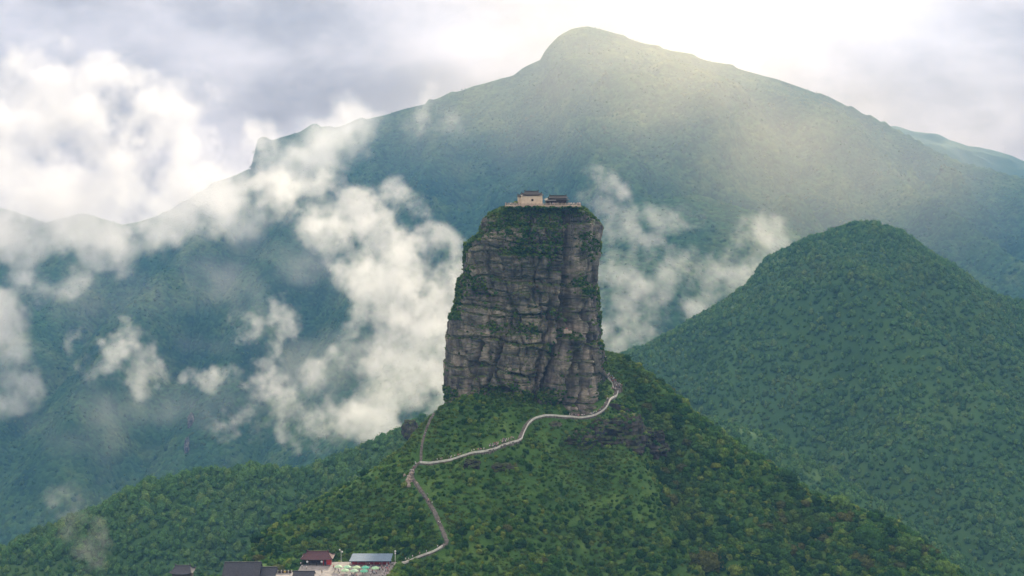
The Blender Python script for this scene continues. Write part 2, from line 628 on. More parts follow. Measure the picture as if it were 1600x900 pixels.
def z_dm(x, y):
    z, d = ridge_z(DM, x, y, 0.60, 0.6, 55.0)
    e = smooth01(np.abs(d) / 160.0)
    u = x + 0.35 * (y - 1500)
    z = z + e * (42 * fbm(x / 210.0, y / 210.0, 3.3, 4) + 85 * (ridged(u / 190.0, y / 520.0, 5.2, 2, 0.35) - 0.6) + 16 * (ridged(u / 75.0, y / 150.0, 1.2, 2) - 0.5)) + 3 * fbm(x / 35.0, y / 35.0, 1, 2)
    z2, d2 = ridge_z(SP, x, y, 0.5, 0.55, 22.0)
    z2 = z2 + smooth01(np.abs(d2) / 50) * (9 * fbm(x / 70.0, y / 80.0, 9.3, 4))
    return smax(z, z2, 14.0)


FM = crest_from([(-1000, 330, 3300), (-500, 335, 3350), (-100, 350, 3400), (0, 322, 3400), (70, 346, 3400), (130, 330, 3400), (190, 350, 3400), (245, 335, 3400), (300, 305, 3420), (338, 280, 3440),
                 (396, 262, 3450), (399, 216, 3450), (412, 208, 3450), (426, 216, 3450), (434, 212, 3450), (468, 204, 3455), (492, 190, 3460), (500, 198, 3460),
                 (520, 196, 3460), (560, 184, 3470), (620, 174, 3480),
                 (664, 162, 3480), (668, 155, 3480), (700, 143, 3490), (740, 133, 3500), (780, 121, 3500), (802, 116, 3500), (818, 104, 3500), (846, 90, 3500), (852, 76, 3500), (874, 52, 3500), (892, 43, 3500),
                 (918, 39, 3500), (955, 48, 3500), (1010, 66, 3510), (1060, 78, 3520), (1110, 92, 3530), (1160, 106, 3540), (1210, 118, 3540), (1260, 136, 3540),
                 (1320, 160, 3530), (1370, 184, 3510), (1410, 204, 3490), (1450, 226, 3460), (1500, 250, 3420), (1550, 262, 3380), (1620, 280, 3340), (1750, 330, 3300), (2100, 440, 3250), (2600, 560, 3200)])


SPURS = [([at(*q) for q in L_], sl) for L_, sl in (
    ([(1190, 205, 3150), (1240, 262, 2950), (1300, 318, 2750), (1400, 392, 2550), (1530, 480, 2350)], 0.75),
    ([(1350, 235, 3150), (1420, 300, 2900), (1500, 352, 2700), (1640, 430, 2500)], 0.75),
    ([(905, 120, 3300), (960, 200, 3050), (1010, 262, 2850), (1050, 300, 2650)], 0.8),
    ([(1080, 150, 3250), (1120, 230, 3000), (1180, 300, 2800), (1230, 360, 2600)], 0.8),
    ([(700, 220, 3250), (640, 320, 3000), (590, 430, 2750), (520, 560, 2500)], 0.9),
    ([(520, 260, 3200), (450, 370, 2950), (390, 500, 2700), (330, 640, 2450)], 0.85),
    ([(330, 340, 3150), (250, 440, 2900), (170, 560, 2600), (90, 700, 2350)], 0.8),
    ([(120, 430, 3100), (40, 540, 2800), (-40, 660, 2500)], 0.8))]


def z_fm(x, y):
    x, y = np.broadcast_arrays(np.asarray(x, float), np.asarray(y, float))
    yc = np.interp(x, FM[:, 0], FM[:, 1])
    zc = np.interp(x, FM[:, 0], FM[:, 2])
    d = yc - y
    f, b = np.maximum(d, 0), np.maximum(-d, 0)
    w = 14.0
    steep = 0.95 - 0.40 * smooth01((x + 300) / 700.0)
    z = zc - (steep * np.minimum(f, 260) + 0.52 * np.maximum(f - 260, 0)) - 0.7 * b
    e = smooth01(f / 420.0)
    wx = x + 90 * fbm(x / 400.0, y / 500.0, 2.0, 3)
    spur = ridged((wx + 0.30 * (y - 3500)) / 330.0, y / 1000.0, 1.7, 2, 0.45) - 0.5
    z = z + e * (250 * spur + 75 * (ridged((wx - 0.25 * (y - 3500)) / 150.0, y / 360.0, 6.1, 2, 0.4) - 0.5) + 105 * fbm(x / 360.0 + y / 700.0, y / 330.0, 8.8, 3, 0.42)) + (0.25 + 0.75 * e) * 14 * fbm(x / 80.0, y / 80.0, 3.1, 3)
    z = np.where(f > 0, -smax(-z, -(zc - 0.24 * f + 4.0), 30.0), z)     # spurs stay under the skyline
    # long spurs running down from the crest
    for line, sl in SPURS:
        best = np.full(x.shape, -1e9)
        for a, b in zip(line[:-1], line[1:]):
            dx, dy = b[0] - a[0], b[1] - a[1]
            t = np.clip(((x - a[0]) * dx + (y - a[1]) * dy) / (dx * dx + dy * dy), 0, 1)
            dd = np.hypot(x - a[0] - t * dx, y - a[1] - t * dy)
            best = np.maximum(best, a[2] + (b[2] - a[2]) * t - sl * 1.3 * (np.sqrt(dd * dd + 16.0**2) - 16.0))
        best = best + 26 * fbm(x / 130.0, y / 150.0, line[0][0] * 0.01, 3) + 16 * (ridged(x / 70.0, y / 110.0, 2.0, 2) - 0.5)
        z = smax(z, best, 22.0)
    # rounded knoll below the summit
    k = at(1075, 308, 2450)
    kn = k[2] - 1.0 * (np.sqrt(((x - k[0]) * 0.8) ** 2 + (y - k[1]) ** 2 + 150.0**2) - 150.0) + 10 * fbm(x / 70.0, y / 70.0, 6.0, 4)
    k3 = at(985, 400, 2250)
    kn2 = k3[2] - 1.0 * (np.sqrt((x - k3[0]) ** 2 + (y - k3[1]) ** 2 + 110.0**2) - 110.0) + 10 * fbm(x / 60.0, y / 60.0, 2.0, 4)
    return smax(smax(z, kn, 30.0), kn2, 20.0)


FR = crest_from([(600, 420, 4700), (1200, 300, 4700), (1330, 232, 4700), (1370, 200, 4700), (1395, 194, 4700), (1430, 206, 4700), (1470, 214, 4700), (1520, 230, 4700), (1560, 236, 4700), (1620, 260, 4700), (1800, 300, 4700), (2400, 420, 4700)])


def z_fr(x, y):
    z, d = ridge_z(FR, x, y, 0.5, 0.5, 30.0)
    return z + smooth01(np.abs(d) / 200) * 60 * fbm(x / 300.0, y / 300.0, 4.4, 4) + 8 * fbm(x / 60.0, y / 60.0, 4.4, 2)


GROUND_Z = -680.0


def terrain(name, fz, x0, x1, y0, y1, step, mat):
    xs, ys = np.arange(x0, x1 + step, step), np.arange(y0, y1 + step, step)
    X, Y = np.meshgrid(xs, ys)
    Z = np.maximum(fz(X, Y), GROUND_Z - 12)
    o = grid_mesh(name, np.stack([X, Y, Z], -1), mat)
    return tag(o, kind='structure')


terrain('hill', z_fg, -420, 480, 330, 960, 2.5, M['ground'])
terrain('forested_ridge', z_lr, -900, 220, 560, 1420, 5.0, M['ground_far'])
terrain('rounded_hill', z_dm, -420, 1300, 640, 2000, 6.5, M['ground_far'])
terrain('mountain', z_fm, -2900, 3000, 1700, 4350, 11.0, M['ground_mountain'])
terrain('distant_mountain', z_fr, -300, 3100, 4360, 5040, 20.0, M['ground_far'])
S = 26000.0
n = 24
gx = np.linspace(-S, S, n)
GX, GY = np.meshgrid(gx, gx)
tag(grid_mesh('valley_ground', np.stack([GX, GY, np.full_like(GX, GROUND_Z)], -1), M['ground_far']), kind='structure')


def hit(px, py, fz=z_fg, y0=420.0, y1=900.0):
    """Where the sight line through a photograph pixel meets a hill."""
    ys = np.arange(y0, y1, 0.25)
    xs, zs = (px - 800) / F * ys, (HOR - py) / F * ys
    below = np.nonzero(zs < fz(xs, ys))[0]
    k = below[0] if len(below) else len(ys) - 1
    return np.array([xs[k], ys[k], zs[k]])


# ------------------------------------------------------------------ the rock pillar
PYC = 735.0
PC = np.array([at(818, 0, PYC)[0], PYC])          # axis in plan
SCL = PYC / F
rows = np.array([322, 326, 334, 342, 356, 366, 373, 378, 400, 412, 424, 436, 446, 470, 482, 490, 500, 515, 532, 560, 600, 620, 660, 720])
lefts = np.array([794, 780, 764, 756, 750, 748, 735, 729, 727, 727, 726, 716, 712, 711, 710, 703, 702, 699, 698, 697, 697, 698, 694, 688])
rights = np.array([906, 916, 927, 936, 941, 941, 939, 938, 935, 934, 932, 931, 933, 935, 938, 938, 936, 937, 939, 942, 943, 945, 950, 955])
depths = np.array([22, 24, 26, 27, 28, 28, 28.5, 28.5, 29, 29.5, 30, 30, 30.5, 31, 31.5, 31.5, 31, 32, 32.5, 33, 33.5, 34, 35, 37])


def pillar_surface():
    nt, nz = 760, 330
    th = np.linspace(0, 2 * np.pi, nt, endpoint=False)
    zt, zb = at(0, 322, PYC)[2], at(0, 720, PYC)[2]
    zz = np.linspace(zt, zb, nz)
    T, Z = np.meshgrid(th, zz)
    row = HOR - Z / SCL
    cx = (818 - 800) * SCL
    aL = cx - (np.interp(row, rows, lefts) - 800) * SCL
    aR = (np.interp(row, rows, rights) - 800) * SCL - cx
    b = np.interp(row, rows, depths)
    c, s = np.cos(T), np.sin(T)
    a = np.where(c >= 0, aR, aL)
    e = 3.6
    r = (np.abs(c / a) ** e + np.abs(s / b) ** e) ** (-1 / e)
    X, Y = r * c, r * s
    arc = np.arctan2(Y, X) * 38.0                       # rough arc length
    P = np.stack([X, Y, Z], -1)
    # displacement (positive = outwards)
    wz = Z + 1.6 * fbm(X / 22, Y / 22, Z / 30, 3) + 0.05 * X
    D = np.zeros_like(Z)
    # tall joint-bounded buttresses, leaning
    lean = X + 0.22 * (Z + 60) + 3.0 * fbm(X / 30, Y / 30, Z / 26, 3)
    cell = lean / 11.0
    # rock steps: big beds then thin beds, each bed broken into blocks with its own setback
    for th_, wid, amp, seed in ((15.0, 13.0, 3.0, 1), (6.3, 7.5, 1.5, 2), (2.6, 6.0, 0.55, 3), (1.1, 3.4, 0.30, 4)):
        q = wz / th_ + 0.35 * fbm(X / 40, Y / 40, seed * 3.1, 2)
        bed = np.floor(q)
        fr = q - bed
        off = hash01(bed, seed) * 7.0
        u = (arc + 0.22 * Z) / (wid * (0.6 + 0.9 * hash01(bed, seed + 20))) + off + 0.25 * fbm(X / 12, Y / 12, Z / 12, 2)
        blk = np.floor(u)
        fu = u - blk
        h = hash01(blk, bed, seed) - 0.5
        D += amp * 1.25 * h
        # recessed joints
        jw = 0.10
        ju = np.minimum(fu, 1 - fu) * wid / 1.2
        jz = np.minimum(fr, 1 - fr) * th_
        D -= 0.50 * amp * np.exp(-(ju / (0.28 + 0.05 * th_)) ** 2) * (hash01(blk, bed, seed + 5) > 0.35)
        D -= 0.42 * amp * np.exp(-(jz / (0.16 + 0.03 * th_)) ** 2) * (0.3 + hash01(bed, seed + 9))
        D += 0.25 * amp * (fr - 0.5)                     # beds overhang slightly at their tops
    D += 2.4 * fbm(X / 26, Y / 26, Z / 40, 4) + 0.5 * fbm(X / 4, Y / 4, Z / 3, 4)
    # deep leaning clefts on the face towards the camera: (row, px) from top to foot, width m, depth m
    front = smooth01((-s - 0.05) / 0.3)
    px = 800 + X * (1 / SCL) * 1.045 + (PC[0] / SCL) * 1.045
    for line, w_, dep in ((((322, 893), (400, 893), (440, 886), (480, 884), (515, 880), (560, 868), (600, 850)), 2.3, 7.0),
                          (((415, 895), (445, 900), (480, 899), (515, 906)), 3.2, 5.0),
                          (((540, 905), (560, 900), (600, 892), (640, 884)), 1.8, 4.2),
                          (((560, 848), (600, 838), (640, 832)), 1.8, 3.6),
                          (((485, 800), (520, 787), (560, 772), (600, 755)), 1.0, 2.0),
                          (((525, 748), (560, 736), (600, 726)), 1.3, 3.0),
                          (((332, 830), (356, 827), (362, 826)), 0.8, 2.6),
                          (((470, 860), (500, 862), (530, 852), (560, 842)), 1.3, 2.8),
                          (((560, 922), (600, 915), (640, 912)), 1.2, 2.6),
                          (((400, 842), (430, 838), (465, 836)), 0.9, 1.8),
                          (((470, 925), (520, 927), (560, 918)), 1.0, 2.2)):
        lr = np.array(line, float)
        c0 = np.interp(row, lr[:, 0], lr[:, 1])
        inside = smooth01((row - lr[0, 0] + 8) / 12) * smooth01((lr[-1, 0] - row + 8) / 14)
        dx = (px - c0 + 5 * fbm(Z / 6, X * 0, 3.0, 3)) * SCL
        D -= front * inside * dep * 1.7 * np.exp(-(dx / w_) ** 2)
    # the eastern face stands back behind the long cleft
    D -= front * 5.0 * smooth01((px - 891) / 8) * smooth01((510 - row) / 30) * smooth01((row - 330) / 20)
    # undercuts: hollows below overhanging beds
    for r0, p0, p1, dep in ((548, 700, 765, 3.2), (532, 820, 872, 3.0), (486, 762, 805, 2.4), (588, 735, 800, 2.6), (424, 800, 862, 2.4), (452, 735, 800, 1.8),
                            (570, 795, 850, 2.2), (520, 712, 760, 2.4), (402, 745, 790, 1.6), (610, 850, 920, 2.4), (466, 840, 885, 1.8), (556, 905, 940, 2.4)):
        k = smooth01((px - p0 + 9) / 18) * smooth01((p1 + 9 - px) / 18)
        t = row - r0 - 0.12 * (px - p0) + 5 * fbm(X / 11, Z * 0, r0 * 1.7, 3)
        D -= front * k * dep * smooth01((t + 1.2) / 2.4) * np.exp(-np.maximum(t, 0) / 12.0)
    # ledges that carry grass: at rows, extent in px, outward step
    for r0, p0, p1, out in ((352, 775, 880, 2.4), (362, 745, 800, 2.0), (393, 785, 860, 2.6), (378, 800, 880, 1.4), (440, 880, 910, 2.8),
                            (518, 872, 912, 4.2), (545, 850, 890, 1.8), (452, 905, 930, 2.0), (512, 755, 840, 1.6), (470, 722, 745, 1.6), (492, 860, 885, 1.6)):
        k = smooth01((px - p0 + 10) / 20) * smooth01((p1 + 10 - px) / 20)
        t = (row - r0 + 2.5 * fbm(X / 14, Z * 0, 2.0, 2))
        D += front * k * out * 1.4 * smooth01(t / 3.0) * np.exp(-np.maximum(t, 0) / 26.0)
    D *= smooth01((Z.max() - Z) / 5.0) * 0.85 + 0.15
    lim = 0.55 + 0.45 * np.abs(s)                        # keep the outline close to the photographed one
    D = np.where(np.abs(c) > 0.75, D * lim, D)
    r2 = np.maximum(r + D - 0.4, 3.0)
    X, Y = r2 * c, r2 * s
    Zd = Z + 0.35 * fbm(X / 9, Y / 9, Z / 3, 2) * smooth01((Z.max() - Z) / 3.0)
    P = np.stack([X + PC[0], Y + PC[1], Zd], -1)
    # summit cap
    caps = []
    for k in (0.93, 0.8, 0.6, 0.4, 0.2, 0.02):
        q = P[0].copy()
        q[:, 0] = PC[0] + (q[:, 0] - PC[0]) * k
        q[:, 1] = PC[1] + (q[:, 1] - PC[1]) * k
        q[:, 2] = P[0, :, 2].mean() + 0.4 + 0.3 * fbm(q[:, 0] / 6, q[:, 1] / 6, 1.0, 3)
        caps.append(q)
    return np.concatenate([np.stack(caps[::-1]), P], 0)


PIL = pillar_surface()
pillar = grid_mesh('rock_pillar', PIL[:, ::-1], M['rock'], smooth=False, wrap=True)
tag(pillar, 'towering sheer rock pillar with layered cracked faces rising from the green hill', 'rock')

# ------------------------------------------------------------------ plants: prototypes
proto = bpy.data.collections.new('plant_prototypes')      # not linked to the scene: only a source of shapes


def crown_mesh(name, seed, mat, rx=1.0, rz=0.85, leaves=420, sub=3, lump=0.34):
    rs = np.random.RandomState(seed)
    bm = bmesh.new()
    bmesh.ops.create_icosphere(bm, subdivisions=sub, radius=1.0)
    co = np.array([v.co[:] for v in bm.verts])
    fc = [[v.index for v in f.verts] for f in bm.faces]
    bm.free()
    o = rs.uniform(0, 50, 3)
    def disp(c):
        b = fbm(c[:, 0] * 1.3 + o[0], c[:, 1] * 1.3 + o[1], c[:, 2] * 1.3 + o[2], 2)
        bb = 1 - np.abs(perlin(c[:, 0] * 2.6 + o[1], c[:, 1] * 2.6 + o[2], c[:, 2] * 2.6 + o[0]))
        b3 = perlin(c[:, 0] * 6 + o[1], c[:, 1] * 6 + o[0], c[:, 2] * 6)
        return 0.72 + lump * 0.7 * b + lump * (bb - 0.7) + 0.10 * b3
    s = np.array([rx, rx, rz])
    d = disp(co)
    V = co * d[:, None] * s
    V[:, 2] = np.where(V[:, 2] < -0.35, -0.35 + (V[:, 2] + 0.35) * 0.4, V[:, 2])
    verts, faces = [tuple(p) for p in V], fc
    dirs = rs.normal(size=(leaves, 3)); dirs[:, 2] = dirs[:, 2] * 0.8 + 0.25
    dirs /= np.linalg.norm(dirs, axis=1)[:, None]
    dl = disp(dirs) * rs.uniform(0.94, 1.14, leaves)
    for k in range(leaves):
        c = Vector(dirs[k] * dl[k] * s)
        if c.z < -0.4: continue
        nn = (Vector(dirs[k]) + Vector(rs.normal(size=3)) * 0.7).normalized()
        t = nn.orthogonal().normalized(); t.rotate(Matrix.Rotation(rs.uniform(0, 6.28), 3, nn))
        bt = nn.cross(t)
        L_ = rs.uniform(0.10, 0.20); w = L_ * rs.uniform(0.5, 0.8)
        b = len(verts)
        verts += [tuple(c - t * L_ * .5), tuple(c + bt * w * .5 + nn * 0.03), tuple(c + t * L_ * .6), tuple(c - bt * w * .5 + nn * 0.03)]
        faces.append((b, b + 1, b + 2, b + 3))
    me = bpy.data.meshes.new(name)
    me.from_pydata(verts, [], faces)
    me.update()
    me.materials.append(mat)
    return me


def grass_mesh(name, seed, mat, n=60):
    """A tussock: bent blades."""
    rs = np.random.RandomState(seed)
    v, f = [], []
    for k in range(n):
        a = rs.uniform(0, 6.28); r = rs.uniform(0, 0.75) ** 0.8
        bx, by = r * math.cos(a), r * math.sin(a)
        l = rs.uniform(0.35, 0.8); ben = rs.uniform(0.1, 0.55); w = rs.uniform(0.05, 0.11)
        a2 = a + rs.uniform(-0.8, 0.8)
        dx, dy = math.cos(a2), math.sin(a2)
        b = len(v)
        v += [(bx - dy * w, by + dx * w, -0.1), (bx + dy * w, by - dx * w, -0.1),
              (bx + dx * ben * .5 + dy * w * .7, by + dy * ben * .5 - dx * w * .7, l * .7), (bx + dx * ben * .5 - dy * w * .7, by + dy * ben * .5 + dx * w * .7, l * .7),
              (bx + dx * ben, by + dy * ben, l)]
        f += [(b, b + 1, b + 2, b + 3), (b + 3, b + 2, b + 4)]
    me = bpy.data.meshes.new(name)
    me.from_pydata(v, [], f); me.update(); me.materials.append(mat)
    return me


def make_protos(prefix, mat, count, **kw):
    c = bpy.data.collections.new(prefix)
    ms = []
    for k in range(count):
        me = crown_mesh(prefix + '_crown', 100 + k * 7 + len(prefix), mat, **kw)
        ms.append(me)
        o = bpy.data.objects.new(prefix + '_plant', me)
        c.objects.link(o)
    return c, ms


NEAR_C, NEAR_M = make_protos('near', M['leaf'], 6, leaves=520)
FAR_C, FAR_M = make_protos('far', M['leaf_far'], 5, leaves=160, sub=2, lump=0.42, rz=1.05)
MTN_C, _ = make_protos('mountain', M['leaf_mountain'], 4, leaves=60, sub=2, lump=0.4, rz=1.0)
GR_C = bpy.data.collections.new('tussocks')
M['grass'] = foliage_mat('grass_blades', [(0.0, (0.065, 0.137, 0.029)), (0.6, (0.111, 0.195, 0.039)), (1.0, (0.182, 0.247, 0.058))], 0.03, (0.169, 0.143, 0.052), 0.5)
for k in range(3):
    GR_C.objects.link(bpy.data.objects.new('tussock', grass_mesh('tussock', 40 + k, M['grass'])))


def scatter_tree(coll):
    t = bpy.data.node_groups.new('scatter_' + coll.name, 'GeometryNodeTree')
    t.interface.new_socket('Geometry', in_out='INPUT', socket_type='NodeSocketGeometry')
    t.interface.new_socket('Geometry', in_out='OUTPUT', socket_type='NodeSocketGeometry')
    gi, go = N(t, 'NodeGroupInput'), N(t, 'NodeGroupOutput')
    ci = N(t, 'GeometryNodeCollectionInfo')
    ci.inputs['Collection'].default_value = coll
    ci.inputs['Separate Children'].default_value = True
    ci.inputs['Reset Children'].default_value = True
    ip = N(t, 'GeometryNodeInstanceOnPoints')
    ip.inputs['Pick Instance'].default_value = True
    def attr(nm, ty):
        a = N(t, 'GeometryNodeInputNamedAttribute', data_type=ty)
        a.inputs['Name'].default_value = nm
        return a.outputs['Attribute']
    t.links.new(gi.outputs[0], ip.inputs['Points'])
    t.links.new(ci.outputs[0], ip.inputs['Instance'])
    t.links.new(attr('variant', 'INT'), ip.inputs['Instance Index'])
    t.links.new(attr('plant_scale', 'FLOAT_VECTOR'), ip.inputs['Scale'])
    rt = attr('plant_rot', 'FLOAT_VECTOR')
    t.links.new(rt, ip.inputs['Rotation'])
    t.links.new(ip.outputs[0], go.inputs[0])
    return t


TREES = {c.name: scatter_tree(c) for c in (NEAR_C, FAR_C, MTN_C, GR_C)}


def scatter(name, pts, scl, coll, nvar, label, seed=1, tilt=0.12):
    pts = np.asarray(pts, np.float32)
    k = len(pts)
    rs = np.random.RandomState(seed)
    me = bpy.data.meshes.new(name)
    me.vertices.add(k)
    me.vertices.foreach_set('co', pts.ravel())
    a = me.attributes.new('variant', 'INT', 'POINT')
    a.data.foreach_set('value', rs.randint(0, nvar, k).astype(np.int32))
    a = me.attributes.new('plant_scale', 'FLOAT_VECTOR', 'POINT')
    a.data.foreach_set('vector', np.asarray(scl, np.float32).ravel())
    rot = np.stack([rs.normal(0, tilt, k), rs.normal(0, tilt, k), rs.uniform(0, 6.283, k)], -1).astype(np.float32)
    a = me.attributes.new('plant_rot', 'FLOAT_VECTOR', 'POINT')
    a.data.foreach_set('vector', rot.ravel())
    me.update()
    o = link(bpy.data.objects.new(name, me))
    m = o.modifiers.new('scatter', 'NODES')
    m.node_group = TREES[coll.name]
    return tag(o, label, None, None, 'stuff')


def frustum(P, m=60):
    px = 800 + P[:, 0] / P[:, 1] * F
    py = HOR - P[:, 2] / P[:, 1] * F
    return (px > -m - 80) & (px < 1600 + m + 80) & (py > -m) & (py < 900 + m)


def facing(fz, P, h, horizon_m=6.0):
    """Rough visibility: drop points hidden behind their own hill."""
    vis = np.ones(len(P), bool)
    for s in (0.985, 0.96, 0.92, 0.86, 0.78):
        q = P * s
        vis &= fz(q[:, 0], q[:, 1]) < q[:, 2] + horizon_m + h
    return vis


def jitter_grid(x0, x1, y0, y1, step, seed):
    rs = np.random.RandomState(seed)
    xs, ys = np.arange(x0, x1, step), np.arange(y0, y1, step)
    X, Y = np.meshgrid(xs, ys)
    X = X + rs.uniform(-.5, .5, X.shape) * step
    Y = Y + rs.uniform(-.5, .5, Y.shape) * step
    return X.ravel(), Y.ravel(), rs


def forest(name, fz, x0, x1, y0, y1, step, rmin, rmax, label, seed, sink=0.15, tall=1.1, crest=None, margin=6.0, coll=None, keep=1.0):
    X, Y, rs = jitter_grid(x0, x1, y0, y1, step, seed)
    px = 800 + X / Y * F
    k = (px > -150) & (px < 1750)
    X, Y = X[k], Y[k]
    Z = fz(X, Y)
    P = np.stack([X, Y, Z], -1)
    k = frustum(P) & (Z > GROUND_Z)
    P = P[k]
    P = P[facing(fz, P, rmax * 2, margin)]
    if keep < 1:
        P = P[rs.uniform(0, 1, len(P)) < keep]
    clump = fbm(P[:, 0] / (step * 7), P[:, 1] / (step * 7), 0.7, 3)
    r = (rmin + (rmax - rmin) * rs.uniform(0, 1, len(P)) ** 1.7) * (1 + 0.3 * clump)
    if crest is not None:                              # stunted wind-cut trees along the skyline
        r *= 0.45 + 0.55 * smooth01(np.abs(np.interp(P[:, 0], crest[:, 0], crest[:, 1]) - P[:, 1]) / 70.0)
    P[:, 2] += r * (0.35 - sink)
    sc = np.stack([r * rs.uniform(.85, 1.15, len(P)), r * rs.uniform(.85, 1.15, len(P)), r * rs.uniform(.85, 1.25, len(P)) * tall], -1)
    coll = coll or FAR_C
    return scatter(name, P, sc, coll, len(coll.objects), label, seed)


forest('mountain_forest', z_fm, -2400, 2600, 1750, 3560, 7.2, 2.6, 5.4, 'hazy forest covering the great mountain', 3, crest=FM, margin=14.0, coll=MTN_C, sink=0.6, keep=0.22)
forest('hillside_forest', z_dm, -150, 1150, 760, 1560, 4.5, 1.9, 4.4, 'dense green forest covering the rounded hill', 4, margin=16.0, sink=0.3)
forest('ridge_forest', z_lr, -560, 60, 640, 1100, 4.4, 1.9, 5.0, 'dark green forest on the low ridge under the clouds', 5, margin=14.0)

# ------------------------------------------------------------------ haze: the air of the whole place
HX, HY0, HY1, HZ0, HZ1 = 3400.0, -700.0, 5100.0, GROUND_Z - 14.0, 640.0
hm, ht = mat_new('haze_air')
parts = []
for colr, dens, g in (((0.13, 0.43, 1.0), AIR_DENSITY, 0.0), ((1.0, 0.97, 0.93), MIST_DENSITY, MIST_G)):   # clear air and fine droplets
    pv = N(ht, 'ShaderNodeVolumePrincipled')
    pv.inputs['Color'].default_value = (*colr, 1)
    pv.inputs['Density'].default_value = dens
    pv.inputs['Density Attribute'].default_value = ''
    pv.inputs['Color Attribute'].default_value = ''
    pv.inputs['Anisotropy'].default_value = g
    parts.append(pv)
ads = N(ht, 'ShaderNodeAddShader')
ht.links.new(parts[0].outputs[0], ads.inputs[0])
ht.links.new(parts[1].outputs[0], ads.inputs[1])
ho = N(ht, 'ShaderNodeOutputMaterial')
ht.links.new(ads.outputs[0], ho.inputs['Volume'])
haze = MB().box(-HX, HX, HY0, HY1, HZ0, HZ1).build('haze', hm)
tag(haze, 'pale blue haze hanging in the valley air', None, None, 'stuff')


# ------------------------------------------------------------------ drifting clouds: real volumes
def cloud_mat(name, dens, col=(0.975, 0.975, 0.985), g=0.5):
    m, t = mat_new(name)
    v = N(t, 'ShaderNodeVolumePrincipled')
    v.inputs['Color'].default_value = (*col, 1)
    v.inputs['Density'].default_value = dens
    v.inputs['Anisotropy'].default_value = g
    o = N(t, 'ShaderNodeOutputMaterial')
    t.links.new(v.outputs[0], o.inputs['Volume'])
    return m


